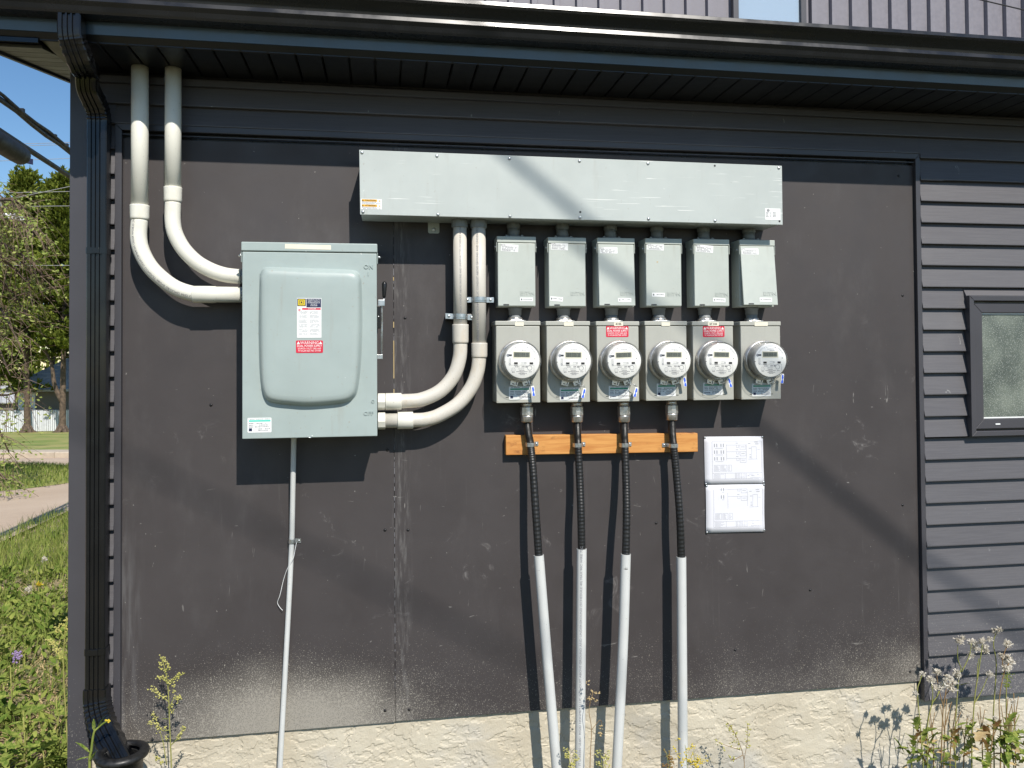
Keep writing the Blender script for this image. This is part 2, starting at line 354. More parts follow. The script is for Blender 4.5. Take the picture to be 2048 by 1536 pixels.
def disc(mb, c, r, y, n=16): return mb.add([(c[0] + r * math.cos(2 * math.pi * i / n), y, c[1] + r * math.sin(2 * math.pi * i / n)) for i in range(n)], [tuple(range(n))])
# ------------------------------------------------------------------ ground, road, kerb
def sheet(name, xs, ys, fz, mat, kind='structure'):
    mb = MB(); nx, ny = len(xs), len(ys)
    mb.add([(x, y, fz(x, y)) for y in ys for x in xs], [(j * nx + i, j * nx + i + 1, (j + 1) * nx + i + 1, (j + 1) * nx + i) for j in range(ny - 1) for i in range(nx - 1)], True)
    o = mb.build(name, mat); o['kind'] = kind; return o
def lin(a, b, n): return [a + (b - a) * i / n for i in range(n + 1)]
XG = [-400, -200, -100, -60] + lin(-40, -10, 15) + lin(-9.5, 6, 62) + lin(7, 40, 20) + [60, 100, 200, 400]
YG = [-300, -120, -60, -30, -15] + lin(-9, 0, 18) + lin(.25, 14, 55) + lin(15, 46, 31) + [60, 80, 120, 240, 700]
bump = lambda x, y: .035 * noise.noise(V((x * 1.3, y * 1.3, 0))) * (1 if abs(y) > .4 or x < -.4 else .3) if -12 < x < 8 and -8 < y < 14 else 0
sheet('ground', XG, YG, lambda x, y: gz(x, y) + bump(x, y), 'ground')
sheet('front_bounce_cutter', lin(-30, 30, 30), lin(-40, -.02, 40), lambda x, y: gz(x, y) + bump(x, y) + .012, 'low_bounce_ground')  # unseen dark sheet, added to cut ground light bounced onto the wall
# the road: near edge runs obliquely, far edge along the kerb
na, nb = gat(0, 1092), gat(140, 1026); fa, fb = gat(0, 918), gat(140, 918)
def edge(p, q, x): t = (x - p.x) / (q.x - p.x); return p.y + (q.y - p.y) * t
kdir = (fb - fa).normalized(); ndir = (nb - na).normalized()
mb = MB(); N = 50; vs = []; fs = []
for i in range(N + 1):
    a = na + ndir * (-14 + 40 * i / N); b = fa + kdir * (-22 + 50 * i / N)
    for j in range(9):
        p = a.lerp(b, j / 8); vs.append((p.x, p.y, gz(p.x, p.y) + .045))
for i in range(N):
    for j in range(8): fs.append((i * 9 + j, (i + 1) * 9 + j, (i + 1) * 9 + j + 1, i * 9 + j + 1))
mb.add(vs, fs, True); tag(mb.build('road', 'road'), kind='structure')
mb = MB(); kn = V((-kdir.y, kdir.x, 0)); prev = None
kp = [fa + kdir * (-22 + 1.5 * i) for i in range(34)]
poly = [(0, -.1), (0, .14), (.05, .17), (1.2, .17), (1.2, -.1)]
for i in range(33):
    vs = []
    for p in (kp[i], kp[i + 1] - kdir * .02):
        for a, h in poly: q = p + kn * a; vs.append((q.x, q.y, gz(q.x, q.y) + .05 + h))
    mb.add(vs, [(j, (j + 1) % 5, 5 + (j + 1) % 5, 5 + j) for j in range(5)] + [(4, 3, 2, 1, 0), (5, 6, 7, 8, 9)])
tag(mb.build('kerb', 'kerb_concrete'), kind='structure')
mb = MB(); vs = []
for i in range(41):
    b = fa + kdir * (-26 + 60 * i / 40) + kn * 1.2
    for j in range(7): q = b + kn * (j * 8.0); vs.append((q.x, q.y, gz(q.x, q.y) + .07 + .1 * noise.noise(V((q.x * .3, q.y * .3, 3)))))
mb.add(vs, [(i * 7 + j, (i + 1) * 7 + j, (i + 1) * 7 + j + 1, i * 7 + j + 1) for i in range(40) for j in range(6)], True)
tag(mb.build('lawn', 'lawn'), kind='structure')
# low grassy island in the road bend
ic = gat(-62, 968); mb = MB(); vs = []; n = 28
for k in range(7):
    for j in range(n):
        a = 2 * math.pi * j / n; r = k / 6; rr = 1 + .12 * noise.noise(V((math.cos(a) * 2, math.sin(a) * 2, 5)))
        x = ic.x + 2.6 * r * rr * math.cos(a); y = ic.y + 3.0 * r * rr * math.sin(a); vs.append((x, y, gz(x, y) + .05 + .28 * (1 - r * r)))
mb.add(vs, [(k * n + j, k * n + (j + 1) % n, (k + 1) * n + (j + 1) % n, (k + 1) * n + j) for k in range(6) for j in range(n)], True)
tag(mb.build('grass_island', 'lawn'), kind='structure')

# ------------------------------------------------------------------ the house
XC = -.195; XR = 6.2; S = .1016; ZS, ZSL = 2.7611, 2.4754; XTL, XTR, ZT = -.0294, 3.5396, 2.7817
house = thing('house', (XC, 0, -.2), 'dark charcoal sided house carrying the electrical equipment', 'house')
mb = MB().box(XC + .01, XR, .02, 8, -.35, 3.02); wall = mb.build('lower_wall', 'siding', house)
XS = 1.0757
mb = MB().plate([(-.02, .300), (XS - .0006, .3015), (XS - .0006, 2.729), (-.02, 2.729)], 0, .012); s1 = mb.build('backing_sheet', 'board', wall, .0015)
mb = MB().plate([(XS + .0006, .3045), (3.53, .302), (3.53, 2.729), (XS + .0006, 2.729)], -.0008, .012); s2 = mb.build('backing_sheet', 'board', wall, .0015)
MB().box(-.02, 3.53, .013, .019, 2.70, 2.772).build('gap_shade_strip', 'black_plastic', wall)  # black strip painting in the shadow under the top trim
# raw chipped edge along the joint between the sheets
mb = MB()
for z0, z1 in ((1.745, 1.905), (1.655, 1.70), (1.96, 1.985), (2.16, 2.175)): mb.box(XS - .002, XS + .0016, -.0035, .004, z0, z1)
mb.build('chipped_joint', 'straw', wall)
mb = MB()
for z in range(60): z0 = .45 + z * .037 + R.uniform(-.01, .01); mb.box(XS - .0003, XS + R.uniform(.0006, .0016), -.0016, .002, z0, z0 + R.uniform(.006, .03))
mb.build('joint_dust', 'grey_ink', wall)
for px, py in ((1797, 352), (1805, 591), (1805, 1010), (810, 636), (775, 900), (422, 810), (816, 1060), (1312, 1046), (770, 1060), (330, 560), (1470, 1300), (1620, 1180), (1345, 650), (770, 1421), (818, 1419), (1820, 1343)):
    p = at(px, py, 0); mb = MB().lathe([(.0062, .0), (.0062, .0015), (.0035, .004), (.001, .0045)], p, seg=10); mb.build('board_screw', 'screw_black', wall)
# sheet-metal channel round the boards
t = .0255
trim = MB().plate([(XTL, ZT), (XTL + t, ZT - t), (XTR - t + .002, ZT - t), (XTR, ZT)], -.021, .015).build('board_trim', 'trim', wall, .0015)
MB().plate([(XTL, ZT - .0008), (XTL + t, ZT - t - .0008), (XTL + t, .30), (XTL, .30)], -.0205, .015).build('board_trim', 'trim', wall, .0015)
MB().plate([(XTR, ZT - .0008), (XTR - t + .002, ZT - t - .0008), (XTR - t + .002, .215), (XTR, .215)], -.0205, .015).build('board_trim', 'trim', wall, .0015)
MB().plate([(XTL + t, ZT - t - .0125), (XTL + t, ZT - t - .0160), (XTR - t, ZT - t - .0160), (XTR - t, ZT - t - .0125)], -.012, .004).build('trim_lip', 'trim', wall)
# lap boards
def lap(x0, x1, z, h=S, zc=None):
    """one course: face leans out to the bottom edge, returned underneath"""
    mb = MB(); zt = z + h
    mb.alongx([(-.0035, zt + .012), (-.0035, zt), (-.0255, z + .004), (-.0255, z), (-.0230, z - .001), (-.004, z + .001), (.021, z + .004), (.021, zt + .012)], x0, x1)
    return mb.build('siding_board', 'siding', wall)
p0 = at(1930, 592, -.02); p1 = at(1936, 872, -.02); WX0, WZ1, WZ0 = (p0.x + p1.x) / 2, p0.z, p1.z; WX1 = WX0 + .92
for k in range(-2, 26):
    z = ZS - k * S
    if k < 0: lap(XC + .075, XR, z, min(S, 2.998 - z))
    elif k == 0: lap(XC + .075, XTR, ZT, z + S - ZT); lap(XTR, XR, z)
    elif z + S <= WZ0 or z >= WZ1: lap(XTR, XR, z + R.uniform(-.0006, .0006))
    elif z < WZ0 < z + S: lap(XTR, XR, z, WZ0 - z); lap(XTR, WX0, z + .0); lap(WX1, XR, z)
    elif z < WZ1 < z + S: lap(XTR, WX0, z); lap(WX1, XR, z); lap(WX0, WX1, WZ1, z + S - WZ1)
    else: lap(XTR, WX0, z + R.uniform(-.0006, .0006)); lap(WX1, XR, z)
for i in range(-3, 22): lap(XC + .075, XTL, ZSL - i * S)
# lap joint of the top course beside the trim
mb = MB(); z = ZS - S; mb.alongx([(-.006, z + .06), (-.0245, z + .004), (-.0245, z - .0035), (-.004, z - .002), (-.003, z + .06)], XTR + .0005, XTR + .122); mb.build('siding_board', 'siding', wall)
# corner board
MB().alongx([(-.03, -.1), (-.03, 2.985), (.06, 2.985), (.06, -.1)], XC, XC + .078).build('corner_board', 'trim', wall, .003)
# J channel where the wall meets the soffit
MB().alongx([(-.03, 2.945), (-.03, 2.972), (-.012, 2.987), (0, 2.987), (0, 2.945)], XC + .078, XR).build('wall_channel', 'trim', wall, .001)
# stucco foundation, trowelled relief as real geometry
nx, nz = 1250, 125; mb = MB(); vs = []
ztop = lambda x: .306 if x < 3.50 else .237
for j in range(nz + 1):
    for i in range(nx + 1):
        x = XC + (4.35 - XC) * i / nx; z = -.32 + (ztop(x) + .32) * j / nz
        wv = noise.noise(V((x * 6, 0, z * 6))); q = V((x * 10 + wv, wv, z * 17)); a = noise.fractal(q, .75, 2.2, 4)
        b = noise.fractal(V((x * 30 + wv, 4, z * 44)), .8, 2.1, 3)
        s = .5 + .5 * math.tanh((a + .05) * 30); s2_ = .5 + .5 * math.tanh((b - .12) * 18)
        h = .0032 * s + .0017 * s2_ * (.35 + .65 * (1 - s)) + .0005 * noise.noise(V((x * 150, 1, z * 150))) + .0015 * wv
        vs.append((x, .017 - h, z))
mb.add(vs, [(j * (nx + 1) + i, j * (nx + 1) + i + 1, (j + 1) * (nx + 1) + i + 1, (j + 1) * (nx + 1) + i) for j in range(nz) for i in range(nx)], False)
mb.build('foundation', 'stucco', house)
MB().box(4.35, XR, .012, .03, -.32, .237).build('foundation', 'stucco', house)
# lower window
win = MB().box(WX0 + .004, WX1 - .004, -.012, .02, WZ0 + .004, WZ1 - .004).build('window', 'black_plastic', house)
a, b = .024, .052
def frame4(name, x0, x1, z0, z1, wd, y0, y1, mat, par, bev=.002):
    MB().plate([(x0, z1), (x1, z1), (x1 - wd, z1 - wd), (x0 + wd, z1 - wd)], y0, y1).build(name, mat, par, bev)
    MB().plate([(x0, z0), (x0 + wd, z0 + wd), (x1 - wd, z0 + wd), (x1, z0)], y0, y1).build(name, mat, par, bev)
    MB().plate([(x0, z0 + .0005), (x0, z1 - .0005), (x0 + wd, z1 - wd - .0005), (x0 + wd, z0 + wd + .0005)], y0, y1).build(name, mat, par, bev)
    MB().plate([(x1, z0 + .0005), (x1, z1 - .0005), (x1 - wd, z1 - wd - .0005), (x1 - wd, z0 + wd + .0005)], y0, y1).build(name, mat, par, bev)
frame4('window_casing', WX0, WX1, WZ0, WZ1, a, -.048, .0, 'trim', win)
frame4('window_frame', WX0 + a + .006, WX1 - a - .006, WZ0 + a + .010, WZ1 - a - .010, .046, -.034, -.010, 'trim', win)
MB().plate(rrect(WX0 + .078, WX1 - .078, WZ0 + .083, WZ1 - .083, .002, 1), -.020, -.0125).build('pane', 'obscured', win)
frame4('glazing_bead', WX0 + .0765, WX1 - .0765, WZ0 + .0815, WZ1 - .0815, .006, -.0245, -.0205, 'white_print', win, 0)
MB().box(WX0 + .135, WX0 + .16, -.037, -.033, WZ0 + .052, WZ0 + .058).build('weep_cover', 'white_print', win)
# eave: soffit planks, fascia; sloping rake at the gable end
eave = MB().alongx([(-.330, 3.0185), (-.330, 3.13), (.02, 3.13), (.02, 3.0185)], XC, XR).build('eave_box', 'soffit_metal', house)
x = XC
while x < XR - .1:
    MB().ext([(x + .003, 2.992), (x + .006, 2.989), (x + .094, 2.989), (x + .097, 2.992), (x + .097, 3.006), (x + .003, 3.006)], lambda a, b, c: (a, c, b), -.318, .015).build('soffit_plank', 'soffit_metal', eave)
    x += .1
MB().alongx([(-.318, 3.008), (-.318, 3.017), (.016, 3.017), (.016, 3.008)], XC, XR).build('soffit_back', 'spout_metal', eave)
MB().alongx([(-.314, 2.987), (-.333, 3.012), (-.333, 3.018), (-.327, 3.018), (-.310, 2.990)], -.42, XR).build('soffit_channel', 'soffit_metal', eave)
MB().alongx([(-.337, 3.0135), (-.343, 3.07), (-.343, 3.155), (-.331, 3.155), (-.331, 3.0135)], -.42, XR).build('fascia', 'fascia_sky_tint', eave)
rz = lambda y: 2.989 + .19 * (y + .19)
rk = MB(); y = -.29
while y < 4:
    MB().add([(X_, yy, rz(yy) + dz) for dz in (0, .012) for X_, yy in ((-.378, y + .003), (XC - .002, y + .003), (XC - .002, y + .097), (-.378, y + .097))],
             [(0, 1, 2, 3), (7, 6, 5, 4), (0, 4, 5, 1), (1, 5, 6, 2), (2, 6, 7, 3), (3, 7, 4, 0)]).build('rake_soffit_plank', 'rake_metal_lit', eave); y += .1
MB().ext([(-.325, rz(-.325) - .012), (8, rz(8) - .012), (8, rz(8) + .17), (-.325, rz(-.325) + .15)], lambda a, b, c: (c, a, b), -.396, -.379).build('rake_fascia', 'trim', eave, .002)
MB().ext([(-.325, rz(-.325) + .014), (8, rz(8) + .014), (8, rz(8) + .03), (-.325, rz(-.325) + .03)], lambda a, b, c: (c, a, b), -.378, XC).build('rake_back', 'spout_metal', eave)
MB().ext([(-.345, 3.140), (2.52, 3.69), (2.52, 3.72), (-.345, 3.165)], lambda a, b, c: (c, a, b), -.42, XR).build('roof', 'shingle', house)
# upper storey: vertical board-and-batten courses and a window
YU = 2.5; up = MB().box(.2, XR + 2.2, YU + .012, 8, 3.0, 6.9).build('upper_wall', 'upper_vinyl', house)
ua, ub = at(1462, 20, YU), at(1607, 20, YU); UX0, UX1 = ua.x, ub.x; UZ0, UZ1 = at(1500, 50, YU).z - .35, 5.9
x = .2; bw = .1765
while x < XR + 2.2:
    for z0, z1 in (((3.6, UZ0), (UZ1, 6.9)) if UX0 - bw < x < UX1 else ((3.6, 6.9),)):
        MB().ext([(x + .004, .0), (x + .004, -.004), (x + .010, -.036), (x + .050, -.036), (x + .056, -.008), (x + .060, -.004), (x + bw, -.003), (x + bw, .0)], lambda a, b, c: (a, YU + .012 + b, c), z0, z1).build('vertical_board', 'upper_vinyl', up)
    x += bw
uw = MB().box(UX0 + .01, UX1 - .01, YU - .005, YU + .02, UZ0 + .01, UZ1 - .01).build('window', 'black_plastic', house)
frame4('window_casing', UX0, UX1, UZ0, UZ1, .045, YU - .045, YU, 'trim', uw)
MB().plate(rrect(UX0 + .047, UX1 - .047, UZ0 + .047, UZ1 - .047, .002, 1), YU - .02, YU - .012).build('pane', 'pane', uw)

# ------------------------------------------------------------------ gutter and downspout
gut = thing('gutter', (1.5, -.40, 3.058), 'glossy black ogee eaves gutter running along the roof edge', 'gutter')
prof = [(-.3445, 3.178), (-.3445, 3.058), (-.408, 3.058), (-.413, 3.066), (-.419, 3.082), (-.4275, 3.093), (-.4297, 3.096), (-.4267, 3.1115), (-.424, 3.1130), (-.4265, 3.123), (-.433, 3.133), (-.444, 3.145), (-.455, 3.154), (-.4635, 3.158), (-.4657, 3.161), (-.4631, 3.1755), (-.459, 3.178), (-.452, 3.1765), (-.452, 3.172), (-.456, 3.166), (-.44, 3.150), (-.42, 3.127), (-.415, 3.10), (-.404, 3.062), (-.3475, 3.062), (-.3475, 3.178)]
MB().alongx(prof, -.44, XR).build('trough', 'gutter_metal', gut)
dsp = thing('downspout', (-.10, -.08, .2), 'black ribbed square downspout at the house corner', 'downspout')
hw, hd = .0370, .028
pr = [(-hw, -hd), (-hw, hd), (hw, hd), (hw, -hd)]
front = []
for c in (-.016, 0, .016): front = [(c + .0055, -hd), (c + .0035, -hd + .006), (c - .0035, -hd + .006), (c - .0055, -hd)] + front
pr = [(-hw + .004, -hd), (-hw, -hd + .004), (-hw, hd - .004), (-hw + .004, hd), (hw - .004, hd), (hw, hd - .004), (hw, -hd + .004), (hw - .004, -hd)] + front
pr = [(a_, -b_) for a_, b_ in pr]
XB = at(192.5, 700, -.085).x; YB = -.0625; XA = at(143, 60, -.38).x; YA = -.378
za = at(143, 45, YA).z; zb = at(190, 200, YB).z
def smoothpath(pts, n=8):   # Catmull-Rom
    P = [V(p) for p in pts]; P = [P[0] * 2 - P[1]] + P + [P[-1] * 2 - P[-2]]; out = []
    for i in range(1, len(P) - 2):
        for k in range(n):
            t = k / n; a, b, c, d = P[i - 1:i + 3]
            out.append(.5 * ((2 * b) + (c - a) * t + (2 * a - 5 * b + 4 * c - d) * t * t + (3 * b - a - 3 * c + d) * t ** 3))
    out.append(P[-2]); return out
pth = smoothpath([(XA, YA, 3.060), (XA, YA, 3.0), (XA + .004, YA + .01, 2.965), (XA + .015, YA + .06, 2.905), (XA + (XB - XA) * .55, -.20, zb + .065)], 9)
rad = [1.0 + (.055 if 12 < i < len(pth) - 7 and i % 3 == 0 else 0) for i in range(len(pth))]
MB().tube(pth, [r * 1.06 for r in rad], prof=pr, a0=(1, 0, 0), smooth=False).build('upper_elbow', 'spout_metal', dsp)
pth = smoothpath([pth[-1] - (pth[-1] - pth[-2]).normalized() * .03, (XB - .012, -.145, zb + .02), (XB - .002, YB - .02, zb - .035), (XB, YB, zb - .075), (XB, YB, zb - .16)], 9)
rad = [1.0 + (.05 if 14 < i < 30 and i % 3 == 0 else 0) for i in range(len(pth))]
MB().tube(pth, rad, prof=pr, a0=(1, 0, 0), smooth=False).build('lower_elbow', 'spout_metal', dsp)
zbot = at(193, 1395, YB).z
MB().tube([(XB, YB, zb - .10), (XB, YB, 1.5), (XB, YB, zbot - .05)], .985, prof=pr, a0=(1, 0, 0), smooth=False).build('pipe', 'spout_metal', dsp)
e1 = at(240, 1499, -.20)
pth = smoothpath([(XB, YB, zbot + .04), (XB, YB, zbot), (XB + .012, YB - .012, zbot - .055), (XB + .045, YB - .045, zbot - .11), (e1.x + .012, e1.y, e1.z - .06)], 9)
rad = [1.14 + (.08 if 9 < i < 32 and i % 3 == 0 else 0) for i in range(len(pth))]
MB().tube(pth, rad, prof=pr, a0=(1, 0, 0), smooth=False).build('foot_elbow', 'spout_metal', dsp)
for py in (503, 1300):
    z = at(193, py, YB).z; st = MB().tube([(XB, YB, z - .012), (XB, YB, z + .012)], 1.05, prof=pr, a0=(1, 0, 0), smooth=False).build('strap', 'spout_metal', dsp)
    MB().box(XB - .012, XB + .012, YB - hd * 1.05 - .003, YB - hd, z - .011, z + .011).build('buckle', 'spout_metal', st, .001)
for px, py in ((132, 17),): p = at(px, py, YA - hd - .003); MB().lathe([(.005, 0), (.004, .003), (.001, .004)], p, seg=10).build('screw', 'zinc', dsp)
for px, py in ((194, 1409),): p = at(px, py, YB - hd - .002); MB().lathe([(.005, -.002), (.004, .002), (.001, .003)], p, seg=10).build('screw', 'zinc', dsp)
boot = thing('drain_boot', (e1.x, e1.y, gz(e1.x, e1.y)), 'black rubber drain collar below the foot of the downspout', 'drain collar')
zz = e1.z - .015
MB().lathe([(.062, .0), (.062, .012), (.078, .014), (.092, .008), (.095, -.003), (.092, -.010), (.082, -.014), (.072, -.03), (.07, gz(e1.x, e1.y) - zz - .02), (.055, gz(e1.x, e1.y) - zz - .02), (.055, -.01)], (e1.x + .008, e1.y, zz), 'z', 28, cap=False).build('collar', 'black_rubber', boot)
for o in [eave] + list(eave.children) + list(gut.children) + [c for c in wall.children if c.name.startswith('wall_channel')]:
    if o.name.startswith('rake'): continue
    for v_ in o.data.vertices: v_.co.z -= .0032 * (v_.co.x + WL[o.name].x - .1)
# ------------------------------------------------------------------ electrical gear helpers
def pq(pts, Y): return [(at(x, y, Y).x, at(x, y, Y).z) for x, y in pts]
def wid(px0, px1, py, Y): return at(px1, py, Y).x - at(px0, py, Y).x
def label_plate(name, par, x0, x1, z0, z1, y, mat='white_print', r=.003, tilt=0.0):
    cx, cz = (x0 + x1) / 2, (z0 + z1) / 2; c, s = math.cos(tilt), math.sin(tilt)
    poly = [(cx + (a - cx) * c - (b - cz) * s, cz + (a - cx) * s + (b - cz) * c) for a, b in rrect(x0, x1, z0, z1, r, 3)]
    return MB().plate(poly, y - .0007, y).build(name, mat, par)
def screw_head(par, p, r=.0055, mat='zinc', name='screw'):
    o = MB().lathe([(r, .0), (r, .0012), (r * .75, .0035), (r * .2, .0042)], p, seg=12).build(name, mat, par)
    return o
def warning_label(par, x0, x1, z0, z1, y):
    o = label_plate('warning_label', par, x0, x1, z0, z1, y, 'red_print', .004); o['label'] = 'red WARNING DUAL POWER SUPPLY label'
    W, H, cx = x1 - x0, z1 - z0, (x0 + x1) / 2; yy = y - .0011; mb = MB()
    mb.text('WARNING', H * .34, (cx, yy, z1 - H * .20), bold=.0, wx=W / (H * .34) * .62 / 4.35)
    mb.text('DUAL POWER SUPPLY', H * .26, (cx, yy, z1 - H * .45), bold=.008, wx=W / (H * .26) * .90 / 9.75)
    mb.text('SOURCES: UTILITY GRID AND', H * .19, (cx, yy, z1 - H * .66), bold=.004, wx=W / (H * .19) * .86 / 13.2)
    mb.text('PV SOLAR ELECTRIC SYSTEM', H * .19, (cx, yy, z1 - H * .84), bold=.004, wx=W / (H * .19) * .86 / 13.0)
    for sx in (-1, 1):
        tx, tz, q = cx + sx * W * .41, z1 - H * .30, H * .13
        mb.add([(tx - q, yy, tz), (tx + q, yy, tz), (tx, yy, tz + 1.8 * q)], [(0, 1, 2)])
    mb.build('lettering', 'white_print', o); return o
def inspection_sticker(par, x0, x1, z0, z1, y, navy=True, top='green_print'):
    o = label_plate('inspection_sticker', par, x0, x1, z0, z1, y, 'white_print', .003)
    W, H = x1 - x0, z1 - z0; yy = y - .0011
    quad(MB(), x0 + W * .06, x1 - W * .04, z1 - H * .26, z1 - H * .15, yy).build('band', top, o)
    mb = MB(); bars(mb, x0 + W * .1, x1 - W * .05, z1 - H * .10, H * .035, yy, .9, .004)
    for k, f in ((.40, .9), (.52, .8), (.64, .75)): bars(mb, x0 + W * .06, x0 + W * .25, z1 - H * k, H * .05, yy, 1, .004); bars(mb, x0 + W * .3, x1 - W * .12, z1 - H * k, H * .05, yy, .7, .006)
    bars(mb, x0 + W * .45, x1 - W * .05, z1 - H * .78, H * .05, yy, .9, .005); bars(mb, x0 + W * .45, x1 - W * .08, z1 - H * .88, H * .05, yy, .9, .005)
    mb.build('print', 'grey_ink', o); mb = MB()
    if navy: quad(mb, x0 + W * .06, x0 + W * .19, z1 - H * .76, z1 - H * .70, yy); quad(mb, x0 + W * .06, x0 + W * .19, z1 - H * .90, z1 - H * .83, yy); quad(mb, x0 + W * .06, x0 + W * .19, z1 - H * .835, z1 - H * .755, yy + .0002)
    else: ring2(mb, (x0 + W * .09, z1 - H * .83), H * .03, H * .065, yy, 12); bars(mb, x0 + W * .15, x0 + W * .35, z1 - H * .86, H * .07, yy, 1, .005)
    mb.build('logo', 'navy_print', o); return o

# ------------------------------------------------------------------ safety switch
YF = -.205
tl, tr, bl, br = at(482.6, 480.5, YF), at(754.3, 490.5, YF), at(483.4, 877, YF), at(755.3, 873.5, YF)
X0, X1, Z0, Z1 = (tl.x + bl.x) / 2, (tr.x + br.x) / 2, (bl.z + br.z) / 2, (tl.z + tr.z) / 2; ZH = (at(483, 499, YF).z + at(753, 508, YF).z) / 2
sw = thing('safety_switch', ((X0 + X1) / 2, 0, Z0), 'large grey-green safety switch box with domed door and side lever', 'switch box')
MB().box(X0 + .005, X1 - .005, -.192, 0, Z0 + .003, Z1 - .004).build('enclosure', 'switch_paint', sw, .004)
MB().box(X0 - .001, X1 + .001, -.2085, 0, ZH, Z1).build('hood', 'switch_paint', sw, .004, 3)
for s in (-1, 1):
    xx = X0 - .0025 if s < 0 else X1 + .0005
    MB().box(xx, xx + .002, -.20, -.15, ZH - .043, ZH).build('hood_flange', 'switch_paint', sw)
    MB().lathe([(.006, 0), (.006, s * .006), (.003, s * .012)], (X0 - .0025 if s < 0 else X1 + .0025, -.185, ZH - .016), 'x', 10).build('hood_bolt', 'zinc', sw)
door = MB().box(X0 + .0025, X1 - .0015, -.205, -.1935, Z0, ZH - .003).build('door', 'switch_paint', sw, .003, 3)
base = pq([(519, 548), (517.5, 600), (516.5, 660), (518, 730), (522, 775), (531, 799), (548, 807), (580, 811), (615, 813.5), (655, 811), (692, 806), (708, 797), (716, 780), (722, 735), (725, 680), (725.5, 627), (724, 575), (722, 553), (713, 541.5), (690, 538.5), (615, 536), (545, 533.8), (527, 536)], YF)
sp = smoothpath([(a, 0, b) for a, b in base] + [(base[0][0], 0, base[0][1])], 4)[:-1]
cx = sum(p.x for p in sp) / len(sp); cz = sum(p.z for p in sp) / len(sp); n = len(sp); vs = []; fs = []
prof = [(0, .0008), (.0035, -.003), (.007, -.011), (.011, -.021), (.017, -.029), (.026, -.0335), (.042, -.0352), (.075, -.0360)]
for d, y in prof:
    for p in sp:
        q = V((cx, 0, cz)) - p; q2 = p + q.normalized() * d; vs.append((q2.x, YF + y, q2.z))
for i in range(len(prof) - 1): fs += [(i * n + j, i * n + (j + 1) % n, (i + 1) * n + (j + 1) % n, (i + 1) * n + j) for j in range(n)]
vs.append((cx, YF - .0362, cz)); k = (len(prof) - 1) * n; fs += [(k + j, k + (j + 1) % n, len(vs) - 1) for j in range(n)]
MB().add(vs, fs, True).build('domed_panel', 'switch_paint', door)
mb = MB()
def emb(body, size, px, py, Y, bold=.02):
    p = at(px, py, Y); return MB().text(body, size, (p.x, Y - .0012, p.z), bold=bold)
for body, sz, px, py in (('ON', .024, 737, 534), ('I', .021, 736.5, 548), ('O', .018, 746, 803), ('OFF', .022, 737, 827)):
    p = at(px, py, YF); vs, fs_ = glyphs(body, 'CENTER', .01); m2 = MB()
    m2.add([(p.x + a * sz, YF - .0030, p.z + b * sz) for a, b in vs], fs_)
    edges = {}
    for f in fs_:
        for i in range(len(f)):
            e = (f[i], f[(i + 1) % len(f)]); edges[tuple(sorted(e))] = edges.get(tuple(sorted(e)), 0) + 1
    for (i, j), c in edges.items():
        if c == 1:
            a, b = vs[i], vs[j]; m2.add([(p.x + a[0] * sz, YF - .0030, p.z + a[1] * sz), (p.x + b[0] * sz, YF - .0030, p.z + b[1] * sz), (p.x + b[0] * sz * 1.02, YF + .0004, p.z + b[1] * sz * 1.02), (p.x + a[0] * sz * 1.02, YF + .0004, p.z + a[1] * sz * 1.02)], [(0, 1, 2, 3)])
    m2.build('embossed_letters', 'switch_paint', door)
YB_ = YF - .0366
q0, q1 = at(594, 596, YB_), at(643, 675.5, YB_)
lb = label_plate('danger_label', door, q0.x, q1.x, q1.z, q0.z, YB_, 'white_print', .001); W, H = q1.x - q0.x, q0.z - q1.z; x0, z1 = q0.x, q0.z; yy = YB_ - .0011
mb = MB(); quad(mb, x0 + W * .015, x0 + W * .36, z1 - H * .205, z1 - H * .015, yy).build('logo_ground', 'ink', lb)
mb = MB(); quad(mb, x0 + W * .05, x0 + W * .32, z1 - H * .185, z1 - H * .035, yy - .0002).build('logo_square', 'yellow_print', lb)
mb = MB(); ax, az = x0 + W * .185, z1 - H * .11
for a, b, c, d in ((-.085, .085, -.045, -.036), (-.085, .085, .036, .045), (-.085, -.065, -.045, .045), (.065, .085, -.045, .045), (-.03, .03, -.02, .02)): quad(mb, ax + W * a, ax + W * b, az + H * c * 1.1, az + H * d * 1.1, yy - .0004)
mb.build('logo_mark', 'ink', lb)
mb = MB(); quad(mb, x0 + W * .385, x0 + W * .985, z1 - H * .235, z1 - H * .015, yy).build('title_ground', 'navy_print', lb)
mb = MB()
for i, (s, k) in enumerate((('GENERAL DUTY', 6.9), ('SAFETY SWITCH', 7.6), ('INTERRUPTEUR DE', 8.6), ('SECURITE', 4.7), ('ORDINAIRE', 5.3))): mb.text(s, H * .034, (x0 + W * .69, yy - .0003, z1 - H * (.045 + .037 * i)), bold=.006, wx=W * (.5 if len(s) > 11 else .3) / (k * H * .034))
mb.build('title', 'white_print', lb)
quad(MB(), x0 + W * .21, x0 + W * .97, z1 - H * .295, z1 - H * .252, yy).build('danger_band', 'red_print', lb)
MB().text('DANGER', H * .036, (x0 + W * .62, yy - .0003, z1 - H * .273), bold=.01, wx=1.3).build('danger_text', 'white_print', lb)
mb = MB(); ring2(mb, (x0 + W * .1, z1 - H * .30), W * .02, W * .045, yy, 10); mb.build('spark_mark', 'red_print', lb)
mb = MB()
for i in range(26):
    if i % 5 == 3: continue
    z = z1 - H * (.345 + .023 * i); bars(mb, x0 + W * .06, x0 + W * R.uniform(.36, .46), z, H * .008, yy, .9, .003); bars(mb, x0 + W * .52, x0 + W * R.uniform(.84, .96), z, H * .008, yy, .9, .003)
mb.build('print', 'pale_ink', lb)
